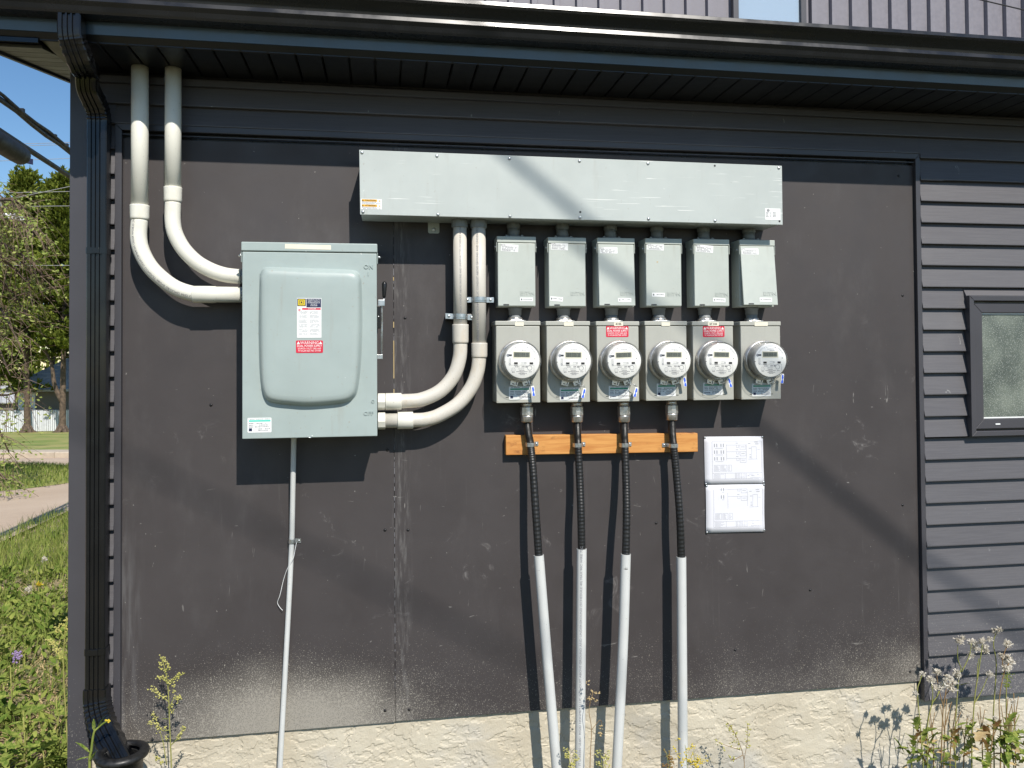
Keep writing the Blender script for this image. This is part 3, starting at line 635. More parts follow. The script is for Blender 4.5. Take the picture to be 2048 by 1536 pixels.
q0, q1 = at(592, 681, YB_), at(646, 705.5, YB_); warning_label(door, q0.x, q1.x, q1.z, q0.z, YB_)
q0, q1 = at(495, 836, YF), at(543, 864.5, YF); inspection_sticker(door, q0.x, q1.x, q1.z, q0.z, YF, True, 'teal_print')
q0, q1 = at(570, 488.5, -.2085), at(662, 499, -.2085); label_plate('tape_strip', sw, q0.x, q1.x, q1.z, q0.z, -.2085, 'tape_cream', .0005, -.012)
# hasp loop below the door, lever with bracket on the right side
hp = at(620.5, 874, -.2); MB().tube(arc((hp.x, -.203, hp.z + .006), .0085, math.pi, 2 * math.pi, 10, (1, 0, 0), (0, 0, 1)), .0022, 8).build('hasp', 'zinc', sw)
YL = -.105; lev = thing
P = lambda x, y, Y=YL: at(x, y, Y)
hb = MB().box(X1 - .006, X1 + .012, YL - .018, YL + .018, P(760, 657).z, P(760, 612).z).build('lever_bracket', 'black_plastic', sw, .002)
screw_head(hb, V((X1 + .004, YL - .018, P(758, 634).z)), .004)
lv = MB().tube([P(763.5, 715), P(763.5, 660), P(763.5, 612), P(767, 606), P(768, 594)], .0035, 8, prof=[(-1.2, -.5), (1.2, -.5), (1.2, .5), (-1.2, .5)]).build('lever', 'zinc', sw)
MB().box(X1 - .006, P(764, 715).x + .003, YL - .012, YL + .010, P(760, 718).z, P(760, 709).z).build('lever_stop', 'zinc', sw, .001)
MB().box(X1 + .002, P(768, 605).x + .003, YL - .011, YL + .004, P(766, 612).z, P(766, 600).z).build('lever_elbow', 'zinc', sw, .001)
a, b = P(768, 595), P(769, 563); MB().tube([a, a.lerp(b, .1), a.lerp(b, .5), a.lerp(b, .85), a.lerp(b, .95), b], [.006, .0075, .0095, .0108, .0085, .003], 12).build('lever_grip', 'black_plastic', lv)

# ------------------------------------------------------------------ wiring trough
YT = -.174; cor = [(718.4, 299.5), (1563.9, 331.6), (1565.5, 449.6), (720.3, 429)]
cp = pq(cor, YT); tro = thing('wiring_trough', ((cp[0][0] + cp[1][0]) / 2, 0, (cp[2][1] + cp[3][1]) / 2), 'long pale grey steel wiring trough with a screwed cover above the meters', 'wiring trough')
ins = lambda poly, d: [(poly[0][0] + d, poly[0][1] - d), (poly[1][0] - d, poly[1][1] - d), (poly[2][0] - d, poly[2][1] + d), (poly[3][0] + d, poly[3][1] + d)]
MB().plate(ins(cp, .003), -.1705, 0).build('trough_body', 'trough_paint', tro, .006, 3)
cov = MB().plate(cp, YT, -.1712).build('cover', 'trough_paint', tro, .0015)
for x, y in ((724, 305), (874, 312), (1019, 317), (1159, 322), (1296, 327), (1557.5, 336), (726, 424), (876, 429), (1020, 432.5), (1160, 435), (1297, 438), (1430, 441.5)): screw_head(tro, at(x, y, YT), .0068)
for x, y in ((1429.5, 331.5), (1559, 442.5), (1160.5, 424)): p = at(x, y, YT); MB().lathe([(.0045, -.001), (.0045, .0006)], p, seg=12).build('screw_hole', 'ink', tro)
p0_, p1_ = at(856, 440, -.003), at(879, 467, -.003); zt_ = cp[3][1] + .01
tb = MB().plate(rrect(p0_.x, p1_.x, p1_.z, zt_, .008), -.003, 0).build('mounting_tab', 'trough_paint', tro, .0006)
screw_head(tb, at(867.5, 459.5, -.003), .009)
q0, q1 = at(721.5, 397.5, YT), at(763.5, 419.2, YT); lb = label_plate('caution_label', tro, q0.x, q1.x, q1.z, q0.z, YT, 'white_print', .001); lb['label'] = 'orange and white CAUTION ATTENTION label'
W, H = q1.x - q0.x, q0.z - q1.z; yy = YT - .0011; mb = MB(); mt = MB(); mk = MB()
for k, s in ((.04, 'CAUTION'), (.53, 'ATTENTION')):
    quad(mb, q0.x + W * .05, q0.x + W * .78, q0.z - H * (k + .22), q0.z - H * k, yy)
    mt.text(s, H * .21, (q0.x + W * .46, yy - .0003, q0.z - H * (k + .11)), bold=.02, wx=W * .52 / (len(s) * .66 * H * .21))
    for cx_, e in ((q0.x + W * .10, mt), (q0.x + W * .90, mb)): e.add([(cx_ - W * .04, yy - .0003, q0.z - H * (k + .2)), (cx_ + W * .04, yy - .0003, q0.z - H * (k + .2)), (cx_, yy - .0003, q0.z - H * (k + .03))], [(0, 1, 2)])
    bars(mk, q0.x + W * .06, q0.x + W * .75, q0.z - H * (k + .32), H * .045, yy, .9, .004); bars(mk, q0.x + W * .06, q0.x + W * .95, q0.z - H * (k + .42), H * .045, yy, .9, .004)
mb.build('band', 'orange_print', lb); mt.build('lettering', 'ink', lb); mk.build('print', 'grey_ink', lb)
q0, q1 = at(1530, 416.5, YT), at(1561, 440.2, YT); lb = label_plate('rating_label', tro, q0.x, q1.x, q1.z, q0.z, YT, 'white_print', .001); W, H = q1.x - q0.x, q0.z - q1.z
mk = MB(); ring2(mk, (q0.x + W * .2, q0.z - H * .18), H * .07, H * .12, YT - .0011, 14); bars(mk, q0.x + W * .12, q0.x + W * .28, q0.z - H * .21, H * .06, YT - .0011, 1, .004)
for k in (.38, .5, .62, .74): bars(mk, q0.x + W * .06, q0.x + W * .22, q0.z - H * k, H * .05, YT - .0011, 1, .004); bars(mk, q0.x + W * .30, q0.x + W * .36, q0.z - H * k, H * .05, YT - .0011, 1, .004); bars(mk, q0.x + W * .5, q0.x + W * .7, q0.z - H * k, H * .05, YT - .0011, 1, .004)
mk.build('print', 'grey_ink', lb)

# ------------------------------------------------------------------ large bent conduits
def hexring(mb, p, d, r, l, n=8, smooth=False): p = V(p); d = V(d); mb.tube([p, p + d * l], r, n, smooth=smooth)
def pipe_text(mb, s, size, p0, d, n, r, bold=0, wx=1.0):
    """print running along a straight pipe: d reading direction, n outward normal of the middle of the print"""
    p0, d, n = V(p0), V(d).normalized(), V(n).normalized(); t = n.cross(d) * -1
    def fn(a, b): al = b / r; return p0 + d * a + (n * math.cos(al) - t * math.sin(al)) * (r + .0006)
    mb.text(s, size, (0, 0, 0), align='LEFT', bold=bold, wx=wx, fn=fn)
YC = -.090
SX0, SX1, TROZ = X0, X1, lambda x: at(900, 436, YT).z
def conduit(label, mat, vx, vr, ztop, elbow, er, cpl, run, end_x, side, vtop_y=YC):
    """vertical pipe, bell coupling, long-sweep elbow, run into the side of the switch"""
    P = [at(x, y, YC) for x, y in elbow]; P[0].x = vx; zh = P[-1].z
    t = thing('conduit', (vx, YC, P[0].z), label, 'conduit', 'bent plastic conduits at the safety switch')
    MB().tube([(vx, YC, ztop), (vx, YC, P[0].z + .03)], vr, 28).build('pipe', mat, t)
    E = smoothpath(P, 6); E.append(V((end_x + side * .03, YC, zh))); MB().tube(E, er, 28).build('elbow', mat, t)
    return t, P, zh
wr = lambda px, hw_, py: wid(px - hw_, px + hw_, py, YC) / 2
def coupling(t, mat, x, y0, y1, r, name='coupling', vertical=True, step=True):
    if vertical:
        a, b = at(x, y1, YC).z, at(x, y0, YC).z; X_ = WL[t.name].x
        pr_ = [(r * .93, a - .006), (r * .985, a), (r, a + .006), (r * 1.02, b - .004), (r * 1.02, b), (r * .9, b + .0005)]
        MB().lathe([(q, h) for q, h in pr_], (X_, YC, 0), 'z', 28).build(name, mat, t)
    return
# A, outermost on the left
vxA = at(279.5, 350, YC).x; rA = wr(279.5, 17.3, 350)
eA = [(278, 437), (277.2, 473), (283, 502), (300, 533), (325.7, 558.7), (353, 577), (384, 587), (405, 589)]
tA, PA, zA = conduit('cream bent conduit from soffit to the switch, outermost on the left', 'cream_pvc', vxA, rA, 2.992, eA, rA * .97, None, None, SX0, 0)
coupling(tA, 'cream_pvc', 279, 411, 437, rA * 1.10)
xa, xb, xd = at(386, 588, YC).x, at(431, 588, YC).x, SX0
MB().tube([(xa, YC, zA), (xa + .002, YC, zA), (xb - .015, YC, zA), (xb, YC, zA), (xb + .004, YC, zA), (xd - .012, YC, zA)], [rA * 1.0, rA * 1.06, rA * 1.06, rA * 1.04, rA * .99, rA * .97], 28).build('coupling', 'cream_pvc', tA)
# B
vxB = at(346, 300, YC).x; rB = wr(346, 16.4, 300)
eB = [(346, 402), (345.5, 442), (351, 469), (367.6, 498.6), (393, 524), (422, 540.5), (449.7, 549.6), (475, 553)]
tB, PB, zB = conduit('cream bent conduit from soffit to the switch, inner of the left pair', 'cream_pvc', vxB, rB, 2.992, eB, rB * .97, None, None, SX0 - .02, 0)
coupling(tB, 'cream_pvc', 346, 375, 402, rB * 1.09)
for t_, z_, r_ in ((tA, zA, rA), (tB, zB, rB)):
    mb = MB(); hexring(mb, (SX0 - .018, YC, z_), (1, 0, 0), r_ * 1.04, .018, 8); mb.build('locknut', 'grey_pvc', t_, .002)
    MB().lathe([(r_ * 1.3, 0), (r_ * 1.3, .003)], (vxA if t_ == tA else vxB, YC, 2.9885), 'z', 24).build('soffit_collar', 'soffit_metal', t_)
mb = MB(); d_ = (PA[1] - PA[0]).normalized()
def path_text(mb, s, size, path, r, off, bold=0):
    Ls = [0]
    for i in range(1, len(path)): Ls.append(Ls[-1] + (path[i] - path[i - 1]).length)
    def fn(a, b):
        a = min(max(a, 0), Ls[-1] - 1e-4); i = max(k for k in range(len(Ls)) if Ls[k] <= a); i = min(i, len(path) - 2); tt = (a - Ls[i]) / (Ls[i + 1] - Ls[i])
        p = path[i].lerp(path[i + 1], tt); d = (path[i + 1] - path[i]).normalized(); up_ = V((0, -1, 0)).cross(d); al = off + b / r
        return p + (V((0, -1, 0)) * math.cos(al) - up_ * math.sin(al)) * (r + .0007)
    mb.text(s, size, (0, 0, 0), align='LEFT', bold=bold, fn=fn)
path_text(mb, 'PVC ELBOW RIGID NONMETALLIC CONDUIT ABOVE GROUND AND UNDERGROUND', .0125, smoothpath(PA, 10), rA * .97, .42); mb.build('pipe_print', 'grey_ink', tA)
# C and D on the right, coming down from the trough
ztr = cp[3][1] + .006
vxC = at(920.2, 560, YC).x; rC = wr(920, 13.6, 560)
eC = [(921, 684), (918.8, 717), (907, 752), (880.7, 781.6), (842.6, 799), (803, 802.5)]
tC, PC, zC = conduit('beige bent conduit under the trough, nearer the switch box', 'beige_pvc', vxC, rC, ztr, eC, rC * 1.03, None, None, SX1 + .02, 0)
coupling(tC, 'beige_pvc', 921, 649, 684, rC * 1.19)
vxD = at(957.8, 560, YC).x; rD = wr(958, 14.0, 560)
eD = [(957, 712), (954.5, 743.5), (942, 775.7), (915.8, 808), (877.8, 831), (851, 839), (826, 840.5)]
tD, PD, zD = conduit('beige bent conduit under the trough, nearer the meters', 'beige_pvc', vxD, rD, ztr, eD, rD * 1.0, None, None, SX1 + .02, 0)
coupling(tD, 'beige_pvc', 958, 686, 713, rD * 1.13)
for t_, vx_, r_ in ((tC, vxC, rC), (tD, vxD, rD)):
    mb = MB(); hexring(mb, (vx_, YC, ztr - .004), (0, 0, -1), r_ * 1.22, at(920, 443, YC).z - at(920, 459, YC).z, 12); mb.build('terminal_adapter', 'grey_pvc', t_, .002)
for t_, z_, r_, c0, c1 in ((tC, zC, rC, 771, 803), (tD, zD, rD, 795, 826)):
    mb = MB(); hexring(mb, (SX1, YC, z_), (1, 0, 0), r_ * 1.2, at(770.5, 800, YC).x - SX1, 8); mb.build('box_connector', 'cream_pvc', t_, .002)
    MB().tube([(at(c0, 800, YC).x, YC, z_), (at(c1, 800, YC).x, YC, z_)], r_ * 1.2, 28).build('coupling', 'cream_pvc', t_, .002)
mb = MB(); pipe_text(mb, 'NONMETALLIC CONDUIT ABOVE GROUND AND UNDERGROUND (SCHEDULE 40) MAX 90C', .011, (vxC, YC, at(920, 645, YC).z), (0, 0, 1), (-.02, -1, 0), rC, wx=.92); mb.build('pipe_print', 'grey_ink', tC)
mb = MB(); pipe_text(mb, 'LA66060 UL651 RIGID NONMETALLIC CONDUIT ABOVE GROUND AND UNDERGROUND', .0125, (vxD, YC, at(958, 682, YC).z), (0, 0, 1), (-.3, -1, 0), rD); mb.build('pipe_print', 'grey_ink', tD)
def two_hole_strap(label, vx, r, py, tilt):
    z = at(920, py, YC).z; r2 = r + .0012; t = thing('conduit_strap', (vx, YC, z), label, 'pipe strap', 'zinc straps on the beige conduits'); h = .011
    pts = [V((-r2 - .032, YC + .002, 0)), V((-r2 - .002, YC + .002, 0))] + [V((r2 * math.cos(a), YC + r2 * math.sin(a) * 1.0, 0)) for a in [math.pi + math.pi * i / 14 for i in range(15)]] + [V((r2 + .002, YC + .002, 0)), V((r2 + .032, YC + .002, 0))]
    for a, b in ((-h, -h * .35), (-h * .35, h * .35), (h * .35, h)):
        bul = .0025 if abs(a + b) < 1e-6 else 0; poly = [p + V((vx, 0, z)) + V((0, -bul if 3 < i < 14 else 0, 0)) for i, p in enumerate(pts)]
        mb = MB(); n = len(poly); vs = [p + V((0, 0, a - (p.x - vx) * tilt)) for p in poly] + [p + V((0, 0, b - (p.x - vx) * tilt)) for p in poly] + [p + V((0, -.002, a - (p.x - vx) * tilt)) for p in poly] + [p + V((0, -.002, b - (p.x - vx) * tilt)) for p in poly]
        fs = []
        for i in range(n - 1): fs += [(i, i + 1, n + i + 1, n + i), (2 * n + i, 3 * n + i, 3 * n + i + 1, 2 * n + i + 1), (i, 2 * n + i, 2 * n + i + 1, i + 1), (n + i, n + i + 1, 3 * n + i + 1, 3 * n + i)]
        fs += [(0, n, 3 * n, 2 * n), (n - 1, 3 * n - 1, 4 * n - 1, 2 * n - 1)]; mb.add(vs, fs); mb.build('band', 'zinc', t)
    for s in (-1, 1): screw_head(t, V((vx + s * (r2 + .018), YC - .0005, z - s * (r2 + .018) * tilt)), .006)
two_hole_strap('two-hole zinc strap on the beige conduit nearer the switch', vxC, rC, 633.5, .06)
two_hole_strap('two-hole zinc strap on the beige conduit nearer the meters', vxD, rD, 599.5, 0)
for vx_, py in ((vxC, 633.5), (vxD, 599.5)):   # channel carrying the strap off the wall
    z = at(920, py, YC).z; MB().box(vx_ - .058, vx_ + .058, YC + .0045, 0, z - .012, z + .012).build('strap_spacer', 'spout_metal', bpy.data.objects['conduit_strap' if vx_ == vxC else 'conduit_strap.001'], .002)

# ------------------------------------------------------------------ breaker enclosures
YE = -.094; ORD = ['leftmost', 'second from left', 'third from left', 'fourth from left', 'fifth from left', 'rightmost']
EL = [994.2, 1096.2, 1194.7, 1290, 1387.2, 1479.4]; ER = [1072.1, 1172.3, 1269.6, 1364.5, 1458.9, 1549.9]; ET = [471.5, 474, 475, 476, 477.8, 479.5]; EB = [612.9, 613, 612.9, 612.6, 612.4, 612.2]
ew = sum(wid(a, b, 540, YE) for a, b in zip(EL, ER)) / 6; eh = sum(at(1200, a, YE).z - at(1200, b, YE).z for a, b in zip(ET, EB)) / 6
NXU = [1027, 1124.7, 1220.7, 1313.5, 1407, 1497.5]; NXL = [1030, 1127, 1223, 1317.5, 1409.5, 1503]
def breaker_box(loc):
    t = thing('breaker_enclosure', loc, 'x', 'breaker box', 'pale grey breaker enclosures under the trough'); o = V(loc); hw2, hh = ew / 2, eh / 2
    B = lambda x0, x1, y0, y1, z0, z1: MB().box(o.x + x0, o.x + x1, o.y + y0, o.y + y1, o.z + z0, o.z + z1)
    B(-hw2 + .003, hw2 - .003, -.086, 0, -hh - .002, hh - .003).build('enclosure', 'breaker_paint', t, .003)
    B(-hw2, hw2, -.0965, 0, hh - .026, hh).build('hood', 'breaker_paint', t, .0025)
    for s in (-1, 1):
        MB().ext([(-.096, hh - .026), (-.03, hh - .026), (-.03, hh - .05), (-.075, hh - .052), (-.096, hh - .066)], lambda a, b, c: (o.x + c, o.y + a, o.z + b), s * hw2 - .0018, s * hw2).build('hood_flange', 'breaker_paint', t)
        MB().lathe([(.005, 0), (.005, s * .004), (.0025, s * .008)], (o.x + s * hw2, o.y - .075, o.z + hh - .043), 'x', 10).build('hood_bolt', 'zinc', t)
    for y, z, r in ((-.05, -hh + .055, .016), (-.05, -hh + .055, .011)):
        mb = MB(); vs = []
        for i in range(16):
            a = 2 * math.pi * i / 16
            for rr, dx in ((r, 0), (r - .0012, -.0012), (r - .0025, 0)): vs.append((o.x - hw2 + .003 + dx, o.y + y + rr * math.cos(a), o.z + z + rr * math.sin(a)))
        mb.add(vs, [(3 * i + k, 3 * i + k + 1, 3 * ((i + 1) % 16) + k + 1, 3 * ((i + 1) % 16) + k) for i in range(16) for k in range(2)], True); mb.build('knockout', 'breaker_paint', t)
    d = MB().box(o.x - hw2 + .0035, o.x + hw2 - .0035, o.y - .008, o.y, o.z - (eh - .029), o.z).build('door', 'breaker_paint', t, .0025)
    d.location = (0, -.0865, hh - .028); return t
def door_label(d, x0, x1, z0, z1, kind, tilt=0):
    """label on a breaker door, in the door's own frame (origin at its hinge line)"""
    o = WL[d.name]; a = label_plate('rating_label' if kind == 'big' else 'small_sticker', d, o.x + x0, o.x + x1, o.z + z0, o.z + z1, o.y - .008, 'white_print', .001, tilt); mb = MB(); yy = o.y - .0093; c, s = math.cos(tilt), math.sin(tilt); W, H = x1 - x0, z1 - z0; mx, mz = o.x + (x0 + x1) / 2, o.z + (z0 + z1) / 2
    if kind == 'big':
        mb.text('E:T·N', H * .26, (o.x + x0 + W * .12, yy, o.z + z1 - H * .16), bold=.02)
        for k in (.36, .48, .64, .78, .9): bars(mb, o.x + x0 + W * .05, o.x + x1 - W * R.uniform(.03, .2), o.z + z1 - H * k, H * .06, yy, .85, .005)
    else: bars(mb, o.x + x0 + W * .08, o.x + x0 + W * .16, o.z + z0 + H * .3, H * .4, yy, 1, .004); bars(mb, o.x + x0 + W * .25, o.x + x1 - W * .08, o.z + z0 + H * .5, H * .12, yy, .9, .004)
    mb.v = [(mx + (x - mx) * c - (z - mz) * s, y, mz + (x - mx) * s + (z - mz) * c) for x, y, z in mb.v]
    mb.build('print', 'grey_ink' if kind == 'big' else 'ink', a)
LAB = [((1002, 1036.5, 488.5, 503), -.06), ((1101.5, 1136, 484.5, 500), -.03), ((1199.5, 1234.5, 494.5, 507), 0), ((1293.5, 1327.5, 486.5, 500), -.05), ((1391.5, 1426, 490, 504.5), -.06), ((1482.5, 1516, 497, 509.5), -.01)]
STK = [((1040, 1066, 595, 602.5), 0), ((1100.5, 1126, 593.5, 602.5), -.08), ((1240, 1266, 597, 604.5), 0), ((1304, 1329.5, 585.5, 593.5), -.02), ((1426, 1451, 596, 604), -.05), ((1524, 1548.5, 597.5, 605.5), -.01)]
OPEN = [0, .004, .055, 0, .004, .115]
ebox = []
proto = None
for i in range(6):
    cx = (at(EL[i], 540, YE).x + at(ER[i], 540, YE).x) / 2; cz = (at(EL[i], ET[i], YE).z + at(EL[i], EB[i], YE).z) / 2
    t = breaker_box((cx, 0, cz)) if not proto else copy_tree(proto, (cx, 0, cz)); proto = proto or t
    ebox.append((t, cx, cz))
for i, (t, cx, cz) in enumerate(ebox):
    t['label'] = ORD[i] + ' of six pale grey breaker enclosures under the trough' + (', door ajar' if i in (2, 5) else '')
    d = [c for c in t.children if c.name.startswith('door')][0]; d.location = (0, -.0865, eh / 2 - .028); d.rotation_euler.x = -OPEN[i]
    WL[d.name] = V((cx, 0, cz)); hz = cz + eh / 2 - .028
    lx = lambda px, py: at(px, py, YE).x - cx; lz = lambda px, py: at(px, py, YE).z - hz
    (a, b, c, e), tl_ = LAB[i]; sh = .0 if i != 5 else -.012
    door_label(d, lx(a, c), lx(b, c), lz(a, e), lz(a, c), 'big', tl_)
    (a, b, c, e), tl_ = STK[i]; k = OPEN[i] * .22; door_label(d, lx(a, c) - k, lx(b, c) - k, lz(a, e), lz(a, c), 'small', tl_)
    mb = MB(); lxx = ew / 2 - .040; lzz = lz(1200, 587.5); o = V((cx, 0, cz))
    for ch, dx in (('E', -.0235), (':', -.0105), ('T', .000), ('·', .0110), ('N', .0225)):
        vs, fs_ = glyphs(ch, 'CENTER', .03); sz = .0265; pz = lambda q, y, kk=1: (o.x + lxx + dx + q[0] * sz * 1.0, o.y + y, o.z + lzz + q[1] * sz * .8)
        mb.add([pz(q, -.0098) for q in vs], fs_); ed = {}
        for f in fs_:
            for j in range(len(f)): e2 = tuple(sorted((f[j], f[(j + 1) % len(f)]))); ed[e2] = ed.get(e2, 0) + 1
        for (p_, q_), c_ in ed.items():
            if c_ == 1: mb.add([pz(vs[p_], -.0098), pz(vs[q_], -.0098), pz(vs[q_], -.0078), pz(vs[p_], -.0078)], [(0, 1, 2, 3)])
    mb.build('embossed_letters', 'breaker_paint', d)
    mb = MB().box(o.x - ew / 2 + .026, o.x - ew / 2 + .050, o.y - .0092, o.y - .0075, o.z - (eh - .029) + .003, o.z - (eh - .029) + .0075); mb.build('hasp_slot', 'ink', d)
    if i not in (2, 5): MB().tube(arc((o.x - ew / 2 + .038, o.y - .006, o.z - (eh - .029) + .006), .008, math.pi * 1.15, math.pi * 1.85, 8, (1, 0, 0), (0, -.6, .8)), .0014, 6).build('hasp', 'zinc', d)
    if i == 3: ring = MB(); disc(ring, (o.x - ew / 2 + .055, o.z - .075), .0035, o.y - .0084, 9); ring.build('rust_spot', 'straw', d)
YN = -.034
def nipple(label, px, y0, y1, i, low):
    p, q = at(px, y0, YN), at(px, y1, YN); zt_, zb_ = (cp[3][1] + .004, ebox[i][2] + eh / 2 - .001) if not low else (ebox[i][2] - eh / 2, sk[i][2] + sh_ / 2 - .002)
    x = (p.x + q.x) / 2; t = thing('conduit_nipple', (x, YN, zb_), label, 'conduit nipple', 'short grey conduit nipples between the boxes'); r = .0262
    if not low:
        mb = MB(); mb.tube([(x, YN, zt_), (x, YN, zt_ - .020), (x, YN, zt_ - .026)], [r * 1.12, r * 1.12, r * 1.03], 16, smooth=False); mb.build('adapter', 'grey_pvc', t, .001)
        MB().tube([(x, YN, zt_ - .02), (x, YN, zb_)], r, 22).build('pipe', 'grey_pvc', t)

        mb = MB(); mb.ext(rrect(x - .045, x + .045, YN - .030, YN + .030, .012), lambda a, b, c: (a, b, c), zb_ + .0002, zb_ + .009); mb.build('hub_flange', 'grey_pvc', t, .001)
        for s in (-1, 1): MB().lathe([(.0055, 0), (.0055, .003), (.003, .006)], (x + s * .034, YN - .018, zb_ + .009), 'z', 10).build('hub_screw', 'zinc', t)
    else:
        MB().tube([(x, YN, zt_), (x, YN, zt_ - .012), (x, YN, zt_ - .0125), (x, YN, zt_ - .035)], [r * 1.22, r * 1.16, r * 1.08, r * 1.05], 20).build('adapter', 'grey_pvc', t)
        MB().tube([(x, YN, zt_ - .034), (x, YN, zb_)], r * .98, 22).build('pipe', 'grey_pvc', t)
        mb = MB(); mb.ext(rrect(x - .043, x + .043, YN - .045, YN + .03, .02, 5), lambda a, b, c: (a, b, c), zb_ + .0002, zb_ + .009); mb.build('hub_flange', 'aluminium', t, .002)
        MB().lathe([(r * 1.25, 0), (r * 1.22, .008), (r * 1.1, .013)], (x, YN, zb_ + .009), 'z', 22).build('hub_ring', 'aluminium', t)

# ------------------------------------------------------------------ meter sockets
YK = -.133
KL = [991.5, 1091.8, 1191.9, 1289.3, 1384.5, 1479.6]; KR = [1080.8, 1180.6, 1279.3, 1375, 1468, 1562.9]; KT = [642.4, 642.4, 642.2, 641.9, 641.8, 641.6]; KB = [806, 805.2, 804.3, 802.2, 801.6, 800.6]
kw = sum(wid(a, b, 700, YK) for a, b in zip(KL, KR)) / 6; sh_ = sum(at(1200, a, YK).z - at(1200, b, YK).z for a, b in zip(KT, KB)) / 6
def meter_socket(loc):
    t = thing('meter_socket', loc, 'x', 'meter socket', 'beige-grey meter sockets in a row'); o = V(loc); a, b = kw / 2, sh_ / 2
    B = lambda x0, x1, y0, y1, z0, z1: MB().box(o.x + x0, o.x + x1, o.y + y0, o.y + y1, o.z + z0, o.z + z1)
    B(-a + .004, a - .004, -.124, 0, -b + .001, b - .003).build('enclosure', 'socket_paint', t, .006, 3)
    B(-a, a, -.1345, 0, b - .0185, b).build('cap', 'socket_paint', t, .003, 3)
    B(-a + .0035, a - .0035, -.133, -.1245, -b, b - .0215).build('cover', 'socket_paint', t, .003, 3)
    for z, r in ((-b + .06, .024), (-b + .06, .016), (-b + .06, .009)):
        mb = MB(); vs = []
        for i in range(18):
            q = 2 * math.pi * i / 18
            for rr, dx in ((r, 0), (r - .0015, -.0015), (r - .003, 0)): vs.append((o.x - a + .004 + dx, o.y - .062 + rr * math.cos(q), o.z + z + rr * math.sin(q)))
        mb.add(vs, [(3 * i + k, 3 * i + k + 1, 3 * ((i + 1) % 18) + k + 1, 3 * ((i + 1) % 18) + k) for i in range(18) for k in range(2)], True); mb.build('knockout', 'socket_paint', t)
    for s in (-.048, .048): MB().box(o.x + s - .006, o.x + s + .006, o.y - .1337, o.y - .1328, o.z - b + .022, o.z - b + .0245).build('vent_slot', 'ink', t)
    return t
sk = []; proto = None
for i in range(6):
    cx = (at(KL[i], 700, YK).x + at(KR[i], 700, YK).x) / 2; cz = (at(KL[i], KT[i], YK).z + at(KL[i], KB[i], YK).z) / 2
    t = meter_socket((cx, 0, cz)) if not proto else copy_tree(proto, (cx, 0, cz)); proto = proto or t; sk.append((t, cx, cz))
TAPE = [(1030, 1047.5, ''), (1128, 1147, ''), (1228, 1246, '4105'), (1323, 1340, ''), (1415.5, 1437.5, 'GT 3104'), (1509, 1535.5, '')]
STX = [(1018, 1060, 773, 799), (1119.5, 1159, 775.5, 800.5), (1217.5, 1258, 771.8, 797.2), (1313.5, 1351.5, 767, 792), (1406.3, 1445.2, 765, 789.3), (1504, 1542, 767, 792)]
for i, (t, cx, cz) in enumerate(sk):
    t['label'] = ORD[i] + ' of the six beige-grey meter sockets' + (', with a red warning label' if i in (2, 4) else '')
    x0, x1, s = TAPE[i]; yy = -.1345; q0, q1 = at(x0, 644.5, yy), at(x1, 652, yy); lb = label_plate('tape_label', t, q0.x, q1.x, q1.z, q0.z, yy, 'tape_cream', .0005, R.uniform(-.02, .02))
    if s: MB().text(s, .0125, ((q0.x + q1.x) / 2, yy - .001, (q0.z + q1.z) / 2), bold=.025, wx=(q1.x - q0.x) * .8 / (len(s) * .0125 * .60)).build('handwriting', 'ink', lb)
    a, b, c, d = STX[i]; q0, q1 = at(a, c, YK), at(b, d, YK); inspection_sticker(t, q0.x, q1.x, q1.z, q0.z, YK, i not in (2, 4))
q0, q1 = at(1212, 652, YK), at(1257, 674, YK); warning_label(sk[2][0], q0.x, q1.x, q1.z, q0.z, YK)
q0, q1 = at(1405.5, 652.3, YK), at(1449, 674, YK); warning_label(sk[4][0], q0.x, q1.x, q1.z, q0.z, YK)
for i in range(6):
    nipple(ORD[i] + ' of the six grey nipples joining trough to breaker box', NXU[i], 450, 470, i, False)
    nipple(ORD[i] + ' of the six grey nipples joining breaker box to meter socket', NXL[i], 615, 640, i, True)

